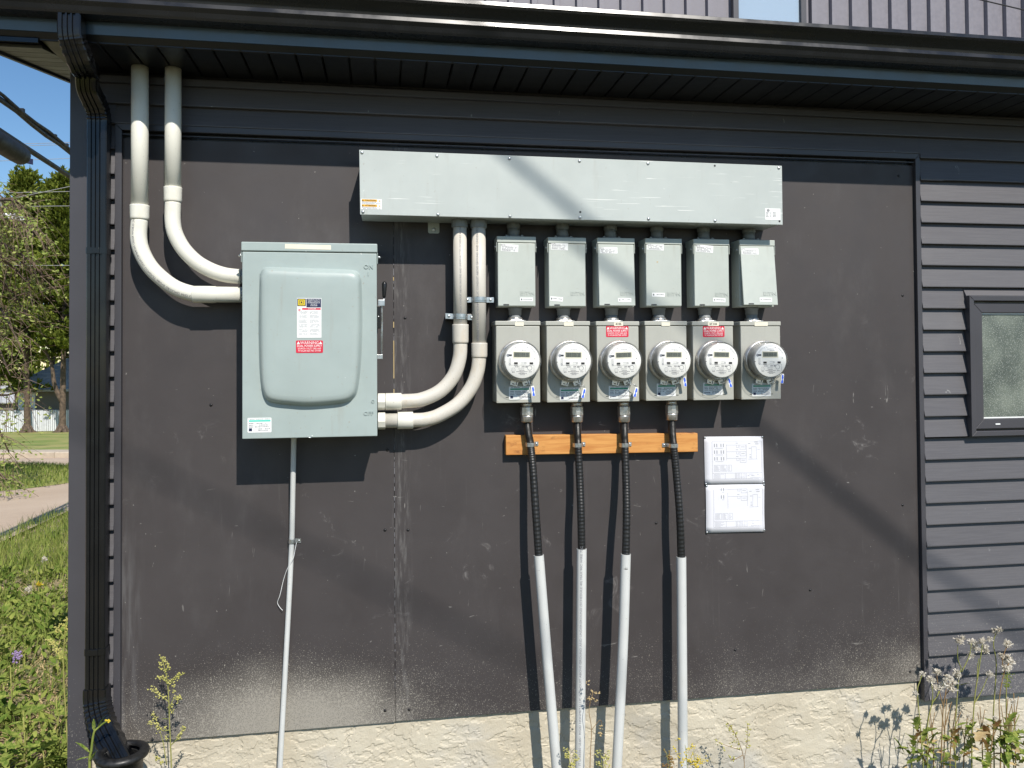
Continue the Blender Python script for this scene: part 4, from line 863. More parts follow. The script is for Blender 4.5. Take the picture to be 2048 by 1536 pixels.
# ------------------------------------------------------------------ meters
def meter(loc):
    t = thing('electric_meter', loc, 'x', 'electric meter', 'round glass electric meters in a row'); o = V(loc); r0 = .0885
    MB().lathe([(r0 - .003, -.002), (r0, .003), (r0, .008), (r0 - .003, .012), (r0 - .005, .0125), (r0 - .004, .014), (r0 - .002, .017), (r0 - .0025, .022), (r0 - .007, .0245), (r0 - .0085, .020)], o, seg=48).build('sealing_ring', 'aluminium', t)
    MB().lathe([(.0745, .005), (.0745, .074), (.0735, .0755), (.001, .0755)], o, seg=40).build('register_body', 'meter_grey', t)
    f = MB().lathe([(.0715, .0757), (.0715, .0785), (.070, .0795), (.001, .0796)], o, seg=40).build('dial', 'meter_white', t)
    MB().lathe([(.0795, .018), (.0790, .080), (.0775, .0865), (.0735, .0885), (.0002, .0895)], o, seg=48, cap=False).build('glass_cover', 'glass', t)
    y = -.0801; k = .00016
    def Q(mb, x0, x1, z0, z1, dy=0): return quad(mb, o.x + x0, o.x + x1, o.z + z0, o.z + z1, o.y + y - dy)
    mb = MB(); Q(mb, -.039, .035, .0105, .039); l = mb.build('display_bezel', 'tape_cream', f); mb = MB(); Q(mb, -.035, .031, .0155, .0355, .0004); l2 = mb.build('display', 'lcd', f)
    mb = MB()
    for i in range(8):
        x = -.0315 + i * .0075
        if i == 6: x += .001
        w2, h2 = .0045, .0145; z0 = .018
        for a, b, c, d in ((0, .0011, 0, h2), (w2 - .0011, w2, 0, h2), (0, w2, 0, .0014), (0, w2, h2 - .0014, h2), (0, w2, h2 / 2 - .0007, h2 / 2 + .0007))[(0 if i % 3 else 1):]: Q(mb, x + a, x + b, z0 + c, z0 + d, .0008)
    mb.build('digits', 'ink', f)
    mb = MB()
    for x0, x1, z0, z1 in ((-.056, -.043, .0195, .0265), (-.0335, -.0185, -.0135, -.0055), (.031, .0455, -.0135, -.005), (.0515, .0535, .007, .0125), (-.0335, -.018, -.0185, -.0165), (-.031, -.027, .0525, .0545), (.021, .025, .0540, .0560), (-.0740, -.068, -.0055, -.0035)): Q(mb, x0, x1, z0, z1, .0004)
    mb.build('ports', 'ink', f); mb = MB()
    disc(mb, (o.x - .059, o.z + .0225), .0062, o.y + y - .0003, 14); Q(mb, -.0545, -.053, -.0135, .011); Q(mb, -.0495, -.048, -.0135, .011); ring2(mb, (o.x - .051, o.z - .0145), .002, .0042, o.y + y, 12)
    Q(mb, -.005, .012, -.0055, -.0045); Q(mb, -.005, .012, -.0125, -.0115); ring2(mb, (o.x + .014, o.z - .0085), .0025, .004, o.y + y, 14); Q(mb, -.052, .05, -.0178, -.0172); Q(mb, .0488, .0495, -.045, -.016)
    ring2(mb, (o.x - .0365, o.z - .036), .0078, .0085, o.y + y, 18); Q(mb, -.0395, -.0390, -.043, -.029); Q(mb, -.0335, -.033, -.043, -.029)
    ring2(mb, (o.x + .0315, o.z - .0285), .0085, .0100, o.y + y, 18)
    for i in range(3): ring2(mb, (o.x - .012 + .0085 * i, o.z - .032), .0025, .0032, o.y + y, 10)
    for a0, a1, rr in ((68, 112, .064), (68, 112, .058), (28, 60, .0645), (28, 58, .061), (122, 150, .0645), (122, 148, .061)):
        n = 12; vs = []
        for i in range(n + 1):
            a = math.radians(a0 + (a1 - a0) * i / n)
            for q in (rr, rr + .0009): vs.append((o.x + q * math.cos(a), o.y + y, o.z + q * math.sin(a)))
        mb.add(vs, [(2 * i, 2 * i + 1, 2 * i + 3, 2 * i + 2) for i in range(n)])
    mb.build('face_outlines', 'pale_ink', f); mb = MB()
    mb.text('200', .0085, (o.x + .004, o.y + y, o.z - .0235), bold=.02)
    bars(mb, o.x - .03, o.x - .012, o.z - .0255, .003, o.y + y, 1, .006); bars(mb, o.x + .014, o.x + .024, o.z - .0265, .006, o.y + y, 1, .003)
    for z, a, b in ((.0475, -.015, .016), (.041, -.004, .018), (-.0405, -.013, .011), (-.0445, -.024, .022), (-.0495, -.010, .012), (-.0525, -.018, .02), (-.0570, -.009, .011), (-.0475, -.042, -.031), (-.045, .028, .04)): bars(mb, o.x + a, o.x + b, o.z + z, .0022, o.y + y, .92, .004)
    mb.build('print', 'grey_ink', f)
    for s, a in ((-1, -103), (1, -72)):
        a = math.radians(a); c = V((math.cos(a), 0, math.sin(a))); tdir = V((-math.sin(a), 0, math.cos(a))); cc = o + c * (r0 + .008) + V((0, -.012, 0))
        P4 = [cc - tdir * .017 - c * .012, cc + tdir * .017 - c * .012, cc + tdir * .015 + c * .009, cc - tdir * .015 + c * .009]
        tb = MB().hexa([p + V((0, -.0018, 0)) for p in P4], [p for p in P4]).build('ring_tab', 'aluminium', t, .001)
        q = [cc - tdir * .008 - c * .0005, cc + tdir * .002 - c * .0005, cc + tdir * .002 + c * .003, cc - tdir * .008 + c * .003]; MB().add([p + V((0, -.0024, 0)) for p in q], [(0, 1, 2, 3)]).build('tab_slot', 'ink', tb)
        MB().tube([cc + tdir * .009 - c * .011 + V((0, -.003, 0)), cc + tdir * .009 + c * .004 + V((0, -.003, 0))], .0016, 6).build('tab_rib', 'grey_ink', tb)
    return t
MC = [(1038.3, 722.3), (1139.3, 722.6), (1238.3, 722.2), (1336, 721.6), (1430, 721), (1525.6, 720.8)]; proto = None; mts = []
for i, (x, y) in enumerate(MC):
    p = at(x, y, YK - .006); loc = V((p.x, YK, p.z)); t = meter(loc) if not proto else copy_tree(proto, loc); proto = proto or t
    t['label'] = ORD[i] + ' of the six round electric meters with white dials'; t.rotation_euler = (R.uniform(-.012, .012), R.uniform(-.035, .035), R.uniform(-.012, .012)); mts.append(loc)
TAGP = [(1066, 782, .12, 1), (1167, 786, -.25, -1), (1271, 784, -.28, -1), (1369, 763, .15, 1), (1459, 765, .30, 1), (1564, 757, -.1, -1)]
for i, (x, y, tl_, s) in enumerate(TAGP):
    Yt = YK - .030; p = at(x, y, Yt); t = thing('seal_tag', p, 'blue and clear plastic seal tag hanging under the ' + ORD[i] + ' meter', 'seal tag', 'seal tags on the meter rings')
    c, s_ = math.cos(tl_), math.sin(tl_); rot = lambda a, b: (p.x + a * c - b * s_, p.z + a * s_ + b * c)
    MB().plate([rot(a, b) for a, b in rrect(-.0072, .0072, -.022, .021, .003, 2)], Yt - .0025, Yt).build('tag_body', 'white_print', t, .0006)
    MB().plate([rot(a, b) for a, b in ((-.0045, -.020), (.0055, -.020), (.0045, -.010), (.0015, -.003), (.0055, .003), (.0035, .016), (-.0025, .016), (-.003, .002), (-.001, -.005), (-.0035, -.011))], Yt - .0033, Yt - .0026).build('tag_print', 'blue_print', t)
    e = mts[i] + V((.030, -.014, -.096)); a = V((rot(0, .023)[0], Yt, rot(0, .023)[1])); mid = (a + e) / 2 + V((.010 * s, -.006, .006)); mid2 = (a + e) / 2 + V((-.006 * s, -.010, .004))
    MB().tube(smoothpath([e, mid, a], 6), .0010, 6).build('seal_wire', 'zinc', t); MB().tube(smoothpath([e, mid2, a], 6), .0010, 6).build('seal_wire', 'zinc', t)

# ------------------------------------------------------------------ timber, cables and sleeves
wp = pq([(1011.6, 871), (1395.4, 866.3), (1396, 903.6), (1012, 910.3)], -.038)
wood = MB().plate(wp, -.038, -.0009).build('timber_batten', 'wood', None, .0025, 2); tag(wood, 'orange-brown timber batten fixed under the meter sockets', 'timber')
CX = [([(1054, 843), (1057, 868), (1061, 889), (1066, 940), (1072, 1030), (1077.5, 1112)], -.131, [(1077.5, 1110), (1092, 1290), (1113.5, 1540)]),
      ([(1154, 843), (1155, 868), (1156, 890), (1159.5, 960), (1162, 1030), (1163.3, 1100)], -.114, [(1163.3, 1097.5), (1162, 1290), (1159.5, 1540)]),
      ([(1248, 843), (1248.5, 868), (1249.5, 890), (1252, 960), (1253, 1030), (1251.6, 1110)], -.137, [(1251.6, 1108), (1246, 1290), (1233.5, 1540)]),
      ([(1343.5, 839), (1344.5, 866), (1347, 891), (1353, 950), (1359.5, 1030), (1362.5, 1115)], -.102, [(1362.5, 1113.5), (1364, 1290), (1366, 1540)])]
NTH = ['first from left', 'second from left', 'third from left', 'fourth from left, rightmost']
for i, (cpx, yb, spx) in enumerate(CX):
    n = len(cpx); ys = [-.066, -.068, -.072, -.082 - (abs(yb) - .1) * .3, (yb - .08) / 2 - .012, yb]
    P = [at(x, y, Y) for (x, y), Y in zip(cpx, ys)]; path = smoothpath([P[0] + V((0, 0, .03))] + P + [P[-1] + (P[-1] - P[-2]) * .35], 22)
    rc = .0165; t = thing('armoured_cable', P[-1], NTH[i] + ' of the four black ribbed armoured cables', 'cable', 'black cables below the meter sockets')
    MB().tube(path, [rc * (1.03 if k % 2 else .965) for k in range(len(path))], 14, smooth=False).build('jacket', 'black_rubber', t)
    g0 = V((P[0].x, -.066, at(cpx[0][0], KB[i], -.1).z)); zg = P[0].z - .002; H = g0.z - zg
    gl = MB(); gl.tube([(g0.x, g0.y, g0.z + .004), (g0.x, g0.y, g0.z - H * .24)], .0235, 20); gl = gl.build('cable_gland', 'aluminium', t)
    MB().tube([(g0.x, g0.y, g0.z - H * .22), (g0.x, g0.y, g0.z - H * .66)], .0282, 10, smooth=False).build('gland_nut', 'aluminium', gl, .002)
    MB().tube([(g0.x, g0.y, g0.z - H * .66), (g0.x, g0.y, g0.z - H * .72), (g0.x, g0.y, g0.z - H * .74), (g0.x, g0.y, g0.z - H * .97), (g0.x, g0.y, g0.z - H)], [.0265, .0265, .0262, .0255, .0235], 24).build('gland_dome', 'aluminium', gl)
    # strap on the timber
    q = P[2]; r2 = rc + .0015; s = -1 if i == 3 else 1; st = thing('cable_strap', q, 'small zinc strap on the timber holding the ' + NTH[i].split(',')[0] + ' black cable', 'cable strap', 'zinc straps on the timber')
    pts = [V((-s * r2, -.0385, 0))] + [V((-s * r2, q.y + .004, 0))] + [V((-s * r2 * math.cos(a), q.y - r2 * math.sin(a), 0)) for a in [math.pi * k / 10 for k in range(11)]] + [V((s * r2, q.y + .008, 0)), V((s * (r2 + .004), -.0415, 0)), V((s * (r2 + .022), -.0405, 0))]
    mb = MB(); h = .0085; m_ = len(pts); ofs = V((q.x, 0, q.z))
    nrm = [(pts[min(k + 1, m_ - 1)] - pts[max(k - 1, 0)]).normalized().cross(V((0, 0, 1))) * (-s * .0018) for k in range(m_)]
    vs = [p + ofs + V((0, 0, -h)) for p in pts] + [p + ofs + V((0, 0, h)) for p in pts] + [p + ofs - nn + V((0, 0, -h)) for p, nn in zip(pts, nrm)] + [p + ofs - nn + V((0, 0, h)) for p, nn in zip(pts, nrm)]
    fs = []
    for k in range(m_ - 1): fs += [(k, k + 1, m_ + k + 1, m_ + k), (2 * m_ + k, 3 * m_ + k, 3 * m_ + k + 1, 2 * m_ + k + 1), (k, 2 * m_ + k, 2 * m_ + k + 1, k + 1), (m_ + k, m_ + k + 1, 3 * m_ + k + 1, 3 * m_ + k)]
    fs += [(0, m_, 3 * m_, 2 * m_), (m_ - 1, 3 * m_ - 1, 4 * m_ - 1, 2 * m_ - 1)]; mb.add(vs, fs); mb.build('band', 'zinc', st); screw_head(st, V((q.x + s * (r2 + .014), -.0425, q.z)), .0048)
    # sleeve
    a = at(*spx[0], yb); b = at(*spx[1], yb - .002); c = at(*spx[2], yb - .004); d = (c - b).normalized(); k = (c.z - gz(c.x, c.y) + .1) / -d.z; e = c + d * k
    rs = .0212; t2 = thing('conduit_sleeve', e, NTH[i] + ' of the four pale grey conduit sleeves rising from the ground', 'conduit sleeve', 'pale conduit sleeves rising from the ground')
    sp_ = smoothpath([a, b, c, e], 8); mb = MB(); mb.tube(sp_, rs, 24, caps=False); mb.tube(sp_[:3], rs * .86, 24, caps=False)
    d0 = (sp_[1] - sp_[0]).normalized(); A = V((1, 0, 0)); A = (A - d0 * A.dot(d0)).normalized(); Bv = d0.cross(A); vs = []
    for j in range(24):
        an = 2 * math.pi * j / 24
        for rr in (rs, rs * .86): vs.append(sp_[0] + (A * math.cos(an) + Bv * math.sin(an)) * rr)
    mb.add(vs, [(2 * j, 2 * j + 1, (2 * j + 3) % 48, (2 * j + 2) % 48) for j in range(24)]); mb.build('sleeve_pipe', 'light_pvc', t2)
    if i == 1:
        mb = MB(); up_ = (a - c).normalized(); pipe_text(mb, 'IT LA66060 UL651 RIGID NONMETALLIC CONDUIT ABOVE GROUND AND UNDERGROUND (SCHEDULE 40) MAX 90C WIRE 75C', .0125, c.lerp(a, .03), up_, (-.25, -1, 0), rs + .0002, wx=(a - c).length * .97 / (.0125 * 56.5)); mb.build('pipe_print', 'grey_ink', t2)
# thin earthing conduit below the switch
gp = [at(587, 879, -.075), at(586, 960, -.040), at(584.5, 1040, -.020), at(583.5, 1082, -.0135), at(579, 1180, -.013), at(570, 1350, -.016), at(560, 1540, -.02)]
b = gp[-1]; gp.append(V((b.x - .01, b.y, gz(b.x, b.y) - .1))); gp[0] = V((gp[0].x, -.06, Z0 + .004))
t = thing('earth_conduit', gp[-1], 'thin pale grey conduit dropping from the safety switch to the ground', 'conduit')
MB().tube(smoothpath(gp, 6), .0108, 16).build('pipe', 'light_pvc', t); mb = MB(); hexring(mb, gp[0] + V((0, 0, -.018)), (0, 0, 1), .0155, .018, 8); mb.build('connector', 'light_pvc', t, .001)
q = gp[3]; st = thing('pipe_strap', q, 'small zinc strap fixing the thin conduit to the wall', 'pipe strap')
pts = [V((-.0125, .0, 0)), V((-.0125, q.y, 0))] + [V((-.0125 * math.cos(a), q.y - .0125 * math.sin(a), 0)) for a in [math.pi * k / 8 for k in range(9)]] + [V((.0125, -.004, 0)), V((.016, -.0025, 0)), V((.036, -.0025, 0))]
mb = MB(); n = len(pts); vs = [p + V((q.x, 0, q.z + dz - (p.x) * .06)) for dz in (-.0085, .0085) for p in pts]; mb.add(vs, [(k, k + 1, n + k + 1, n + k) for k in range(n - 1)]); o = mb.build('band', 'zinc', st)
so_ = o.modifiers.new('thick', 'SOLIDIFY'); so_.thickness = .0016
screw_head(st, V((q.x + .028, -.0035, q.z - .002)), .0045)
w1 = [at(593, 1085, -.022), at(590, 1100, -.026), at(586, 1118, -.03), at(575, 1137, -.02), at(567, 1160, -.012), at(560, 1190, -.016), at(555, 1205, -.01), at(560, 1215, -.012), at(565.5, 1221, -.014)]
tag(MB().tube(smoothpath(w1, 5), .0011, 6).build('loose_wire', 'white_print'), 'thin white loose wire end curling beside the thin conduit', 'wire')

# ------------------------------------------------------------------ wiring diagrams
DIA = [([(1408.2, 873.5), (1525.8, 872.6), (1528.0, 966.8), (1410.2, 969)], 'upper sheet of the two white wiring diagrams on the wall'), ([(1411.5, 970.2), (1529, 967.8), (1529.3, 1062.5), (1412.2, 1066)], 'lower sheet of the two white wiring diagrams on the wall')]
for di, (c4, lab) in enumerate(DIA):
    c3 = [at(x, y, -.006) for x, y in c4]; t = thing('wiring_diagram', (c3[0] + c3[2]) / 2, lab, 'paper', 'wiring diagram sheets'); nU, nV = 10, 8; vs = []
    def S_(u, v, dy=0): p = (c3[0] * (1 - u) + c3[1] * u) * (1 - v) + (c3[3] * (1 - u) + c3[2] * u) * v; p.y = -.0045 - .0028 * math.sin(u * 3.1 + di) * math.sin(v * 3.0) - .004 * (v ** 6) * u + dy; return p
    mb = MB(); mb.add([S_(u / nU, v / nV) for v in range(nV + 1) for u in range(nU + 1)], [(j * (nU + 1) + i, j * (nU + 1) + i + 1, (j + 1) * (nU + 1) + i + 1, (j + 1) * (nU + 1) + i) for j in range(nV) for i in range(nU)], True)
    pg = mb.build('page', 'paper', t); so_ = pg.modifiers.new('thick', 'SOLIDIFY'); so_.thickness = .0008
    mb = MB()
    def ln(u0, v0, u1, v1, wd=.0011):
        a, b = S_(u0, v0, -.0009), S_(u1, v1, -.0009); d = (b - a).normalized(); nn = V((-d.z, 0, d.x)) * wd / 2; K = max(1, int((b - a).length / .03)); prev = None
        for k in range(K): p, q = S_(u0 + (u1 - u0) * k / K, v0 + (v1 - v0) * k / K, -.0009), S_(u0 + (u1 - u0) * (k + 1) / K, v0 + (v1 - v0) * (k + 1) / K, -.0009); mb.add([p - nn, q - nn, q + nn, p + nn], [(0, 1, 2, 3)])
    def bx(u0, v0, u1, v1): ln(u0, v0, u1, v0); ln(u1, v0, u1, v1); ln(u1, v1, u0, v1); ln(u0, v1, u0, v0)
    bx(.13, .10, .97, .89); ln(.13, .77, .97, .77); ln(.34, .77, .34, .89); ln(.51, .77, .51, .89)
    for u in lin(.53, .70, 4): ln(u, .77, u, .89, .0007)
    for v in lin(.79, .87, 4): ln(.51, v, .70, v, .0006); ln(.15, v, R.uniform(.24, .32), v, .0010)
    ln(.72, .83, .84, .83, .002); ln(.74, .80, .82, .80, .001); ln(.88, .81, .94, .81, .0015); ln(.76, .87, .95, .87, .001)
    for u0, u1, v1 in ((.16, .26, .73), (.28, .37, .73), (.39, .45, .73)):
        bx(u0, .60, u1, v1)
        for v in lin(.62, v1 - .02, 5): ln(u0 + .01, v, u1 - R.uniform(.01, .05), v, .0012)
    rows = ((.15, .29, .43) if di == 0 else (.06, .22))
    for v in rows:
        for u in ((.17, .21, .28, .32) if di == 0 else (.26, .30)): ln(u, v, u, v + .07, .0038)
        ln(.18 if di == 0 else .27, v + .095, .31, v + .095, .0014)
        ln(.37, v + .03, .60, v + .03); ln(.53, v - .01, .57, v - .01, .002); bx(.54, v + .03, .58, v + .08); ln(.62, v + .07, .68, v + .07, .0018); bx(.60, v + .03, .70, v + .12)
    ln(.37, .17, .37, .50); ln(.71, .16, .71, .46); bx(.80, .22, .88, .48); ln(.74, .48, .90, .48); ln(.75, .25, .79, .25, .002); ln(.74, .15, .78, .15, .002); ln(.85, .12, .91, .12, .0022); ln(.86, .16, .92, .16, .0022); ln(.90, .28, .94, .28, .0012); ln(.76, .38, .79, .38, .002); ln(.76, .42, .79, .42, .002); ln(.76, .45, .79, .45, .002)
    mb.build('drawing', 'pale_ink', t)
    for u, v in ((.015, .02), (.99, .015), (.015, .99), (.99, .97)):
        p = S_(u, v); MB().lathe([(.005, .001), (.005, .0025), (.003, .004), (.0008, .0043)], (p.x, p.y, p.z), seg=10).build('fixing_screw', 'zinc', t)
# ------------------------------------------------------------------ overhead lines
D_ = V((-.285, 1.0, -1.02))
def line_cable(label, wp_, a, m_, x0, x1, r, sag=.0):
    W_ = at(*wp_, 0); p = W_ - D_ * a; P = []
    for i in range(25):
        x = x0 + (x1 - x0) * i / 24; P.append(V((x, p.y - m_ * (x - p.x), p.z + sag * ((x - p.x) / 10) ** 2)))
    o = MB().tube(P, r, 10).build('overhead_cable', 'cable_black'); return tag(o, label, 'cable', 'cables overhead behind the camera')
line_cable('thick overhead cable whose soft shadow crosses the trough and right wall', (1640, 955), 6.2, .64, -7, 30, .0165, .03)
line_cable('thick overhead cable whose soft shadow crosses the lower left wall', (400, 992), 7.5, .48, -9, 28, .0095, .02)
# bundled cables beside the house, with a splice closure
def strand(pts, r, n=10): return MB().tube(smoothpath(pts, 6), r, n)
a0, a1 = at(0, 199, 5.0), at(140, 306, 7.4); dr = (a1 - a0)
t = thing('service_cable', a0, 'upper of two thick black bundled cables against the sky', 'cable', 'bundled cables beside the house')
for k, (dx, dz, r) in enumerate(((0, 0, .026), (.03, .028, .018), (-.01, .034, .016))):
    MB().tube([a0 + dr * f + V((dx, 0, dz + .012 * math.sin(f * 9 + k * 2))) for f in [-3 + .2 * i for i in range(56)]], r, 10).build('strand', 'cable_black', t)
for f in (.25, .72, .92): p = a0 + dr * f; MB().box(p.x - .02, p.x + .03, p.y - .02, p.y + .02, p.z + .04, p.z + .075).build('cable_clip', 'cable_black', t)
b0, b1 = at(0, 262, 4.9), at(140, 353, 7.2); dr = (b1 - b0)
t = thing('service_cable', b0, 'lower of two thick black cables against the sky, carrying a splice case', 'cable', 'bundled cables beside the house')
MB().tube([b0 + dr * f for f in [-3 + .25 * i for i in range(45)]], .030, 10).build('strand', 'cable_black', t)
t = thing('splice_case', b0 + dr * .1, 'fat black ribbed splice case hanging from the lower cable', 'splice case')
u = dr.normalized(); c0 = b0 + dr * -.32 + V((0, 0, -.11)); c1 = b0 + dr * .27 + V((0, 0, -.115)); L = (c1 - c0).length; n = 44
MB().tube([c0.lerp(c1, i / n) for i in range(n + 1)], [(.098 * min(1, .45 + i / 3, .45 + (n - i) / 3)) * (1.035 if i % 2 and 6 < i < n - 6 else 1) for i in range(n + 1)], 20).build('case_body', 'cable_black', t)
for f in (.1, .5, .9): p = c0.lerp(c1, f); MB().box(p.x - .02, p.x + .02, p.y - .02, p.y + .02, p.z + .07, p.z + .13).build('hanger', 'cable_black', t)
for dx, tl_ in ((.06, .3), (.16, -.2)): p = c1 + u * dx + V((0, 0, .0)); MB().hexa([p + V((-.05, -.004, -.03)), p + V((.05, -.004, -.03 + tl_ * .1)), p + V((.05, -.004, .03 + tl_ * .1)), p + V((-.05, -.004, .03))], [p + V((-.05, .004, -.03)), p + V((.05, .004, -.03 + tl_ * .1)), p + V((.05, .004, .03 + tl_ * .1)), p + V((-.05, .004, .03))]).build('id_tag', 'navy_print', t)
for i, (x0, y0, x1, y1, Y) in enumerate(((0, 289, 140, 285, 34), (0, 293, 140, 289, 34), (0, 322, 140, 317, 33), (0, 386, 140, 383, 30), (0, 402, 140, 373, 27), (0, 413, 140, 412, 30), (0, 531, 140, 531, 31))):
    a, b = at(x0, y0, Y), at(x1, y1, Y); mb = MB().tube([a + (b - a) * (-4 + .5 * k) + V((0, 0, .003 * (k - 9) ** 2)) for k in range(20)], .011, 6)
    tag(mb.build('overhead_wire', 'wire_grey'), ['first', 'second', 'third', 'fourth', 'slanting fifth', 'sixth', 'lowest'][i] + ' thin utility wire from the top in the left background', 'wire', 'thin wires over the street')
a, b = at(1950, -3, 1.3), at(2048, 20, 1.3); tag(MB().tube([a + (b - a) * k for k in (-3, -1, 0, 1, 3, 6)], .005, 6).build('overhead_wire', 'cable_black'), 'thin dark wire crossing the upper wall at the top right', 'wire')

# ------------------------------------------------------------------ background across the road
def tree_trunk(mb, pts, rad, seg=9): mb.tube(smoothpath(pts, 4), [rad[0] + (rad[-1] - rad[0]) * i / (4 * (len(pts) - 1)) for i in range(4 * (len(pts) - 1) + 1)], seg)
def tuft(mb, p, d, L, n):
    for _ in range(n):
        a = (d + V((R.gauss(0, .45), R.gauss(0, .45), R.gauss(.15, .35)))).normalized() * L * R.uniform(.6, 1.2); s = a.cross(V((R.gauss(0, 1), R.gauss(0, 1), R.gauss(0, 1)))).normalized() * L * .16
        mb.add([p - s * .6, p + s * .6, p + a * .6 + s, p + a, p + a * .6 - s], [(0, 1, 2, 3, 4)])
def pine(label, base, h, cb, rad, lean=0, fork=None, nl=105):
    t = thing('pine_tree', base, label, 'tree', 'pine trees across the road'); b = V(base); top = b + V((lean, 0, h))
    tr = MB(); tree_trunk(tr, [b + V((0, 0, -.3)), b + V((.02, 0, .25)), b.lerp(top, .25), b.lerp(top, .6), top], [.27, .24, .2, .12, .03], 10)
    for k in range(6): a = k * 1.05 + .3; tr.tube([b + V((math.cos(a) * .7, math.sin(a) * .7, -.06)), b + V((math.cos(a) * .3, math.sin(a) * .3, .1)), b + V((0, 0, .6))], [.04, .13, .16], 6)
    if fork: tree_trunk(tr, [b + V((0, 0, h * .12)), b + V((fork * .35, 0, h * .19)), b + V((fork * .5, 0, h * .27)), b + V((fork, 0, h * .36))], [.16, .07], 8)
    cr = MB()
    for i in range(nl):
        f = cb + (1 - cb) * (i / nl) ** .85; p = b.lerp(top, f); a = i * 2.4 + R.uniform(-.4, .4); sh = rad * (1 - ((f - cb) / (1 - cb)) ** 1.5) * R.uniform(.65, 1.1) + .3
        d = V((math.cos(a), math.sin(a), R.uniform(-.05, .35))); e = p + d * sh; tr.tube([p, p.lerp(e, .5) + V((0, 0, -.05)), e], [.05, .03, .01], 5, caps=False)
        m_ = int(12 + sh * 12)
        for j in range(m_):
            q = p.lerp(e, R.uniform(.25, 1.05)) + V((R.gauss(0, .22), R.gauss(0, .22), R.gauss(.08, .16))); tuft(cr, q, (d + V((0, 0, .7))).normalized(), R.uniform(.24, .46), 8)
    tr.build('trunk', 'bark', t); cr.build('crown', 'pine_needle', t); return t
pb1, pb2 = gat(54, 867), gat(124, 867)
hh_ = lambda base, py: at(60, py, base.y).z - base.z
pine('tall pine with a straight trunk before the white fence, left of the pair', pb1, hh_(pb1, 350), .30, 2.4, -.2)
pine('pine with a forked trunk at the house corner, right of the pair', pb2, hh_(pb2, 352), .30, 2.5, .2, -1.25)
pb3 = gat(88, 862); pb3 = V((pb3.x - 1, pb3.y + 4, gz(0, pb3.y + 4))); pine('pine whose tip rises between the two nearer pines', pb3, hh_(pb3, 368), .34, 2.3)
pb4 = V((pb1.x - 4.2, pb1.y + 5, gz(0, pb1.y + 5))); pine('dark pine behind at the left picture edge', pb4, hh_(pb4, 430), .2, 2.8, .3, None, 110)
pb5 = V((pb2.x + 3.4, pb2.y + 2, gz(0, pb2.y + 2))); pine('pine just hidden behind the corner of the house', pb5, hh_(pb5, 380), .25, 2.6, 0, None, 80)
mb = MB()
for k in range(26):
    c = V((-70 + k * 3.4 + R.uniform(-1, 1), 96 + R.uniform(-6, 6), gz(0, 90))); hh2 = R.uniform(5, 9)
    for _ in range(260):
        f = R.random(); a = R.uniform(0, 6.28); r_ = (1.2 + 2.2 * math.sin(min(1, f * 1.2) * 2.6)) * R.random() ** .5; tuft(mb, c + V((math.cos(a) * r_, math.sin(a) * r_, .3 + f * hh2)), V((0, -.3, .8)), R.uniform(.5, .9), 3)
tag(mb.build('far_wood', 'pine_needle'), 'distant band of dark trees behind the bungalow', 'trees', kind='stuff')
# white slatted fence
fy = pb1.y + 1.3; fz = gz(-20, fy) + .06; fx0 = at(-60, 840, fy).x; fx1 = at(420, 840, fy).x
t = thing('fence', ((fx0 + fx1) / 2, fy, fz), 'white slatted fence behind the pine trunks', 'fence'); mb = MB(); x = fx0; top = at(70, 821, fy).z
while x < fx1: mb.box(x, x + .085, fy + R.uniform(-.012, .012), fy + .02, fz + .03, top + R.uniform(-.03, .02)); x += .112
o = mb.build('slats', 'fence_white', t); o['kind'] = 'stuff'
MB().tube([(fx0, fy + .03, top + .01), (fx1, fy + .03, top + .01)], .025, 8).build('top_rail', 'wire_grey', t)
for k in range(8): x = fx0 + (fx1 - fx0) * k / 7; MB().tube([(x, fy + .05, fz - .2), (x, fy + .05, top + .05)], .035, 8).build('post', 'wire_grey', t)
# bungalow behind the fence
hy = fy + 5; hz = gz(-20, hy); hx0 = at(29, 800, hy).x; hx1 = hx0 + 15; ez = at(70, 780, hy).z
t = thing('bungalow', (hx0, hy, hz), 'low grey-brown bungalow with a pale shingle roof beyond the fence', 'house')
MB().box(hx0, hx1, hy, hy + 8, hz - .3, ez).build('wall', 'far_wall', t)
rf = MB(); o_ = .55; rf.add([(hx0 - o_, hy - o_, ez), (hx1, hy - o_, ez), (hx1, hy + 8 + o_, ez), (hx0 - o_, hy + 8 + o_, ez), (hx0 + 3.4, hy + 4, ez + 2.9), (hx1, hy + 4, ez + 2.9), (hx0 - o_, hy - o_, ez + .06), (hx1, hy - o_, ez + .06), (hx1, hy + 8 + o_, ez + .06), (hx0 - o_, hy + 8 + o_, ez + .06)],
   [(0, 1, 2, 3), (0, 6, 7, 1), (1, 7, 5, 8, 2), (2, 8, 9, 3), (3, 9, 6, 0), (6, 4, 5, 7), (9, 8, 5, 4), (6, 9, 4)]); rf = rf.build('roof', 'shingle', t)
MB().box(hx0 - o_ - .02, hx1, hy - o_ - .12, hy - o_ - .01, ez - .10, ez + .05).build('eaves_trough', 'meter_grey', rf)
for k in range(9):   # shingle courses
    f = .06 + k * .1; z = ez + .06 + 2.84 * f; y = hy - o_ + (4 + o_) * f; xl = hx0 - o_ + (3.4 + o_) * f; MB().add([(xl, y, z + .035), (hx1, y, z + .035), (hx1, y + .47, z + .31), (xl + .3, y + .47, z + .31), (xl, y, z), (hx1, y, z)], [(0, 1, 2, 3), (4, 5, 1, 0)]).build('shingle_course', 'shingle', rf)
dx0, dx1 = at(37, 800, hy).x, at(71, 800, hy).x; dt = at(50, 785, hy).z
dr_ = MB().box(dx0 + .1, dx1 - .1, hy - .03, hy, hz, dt - .1).build('door', 'white_paint', t)
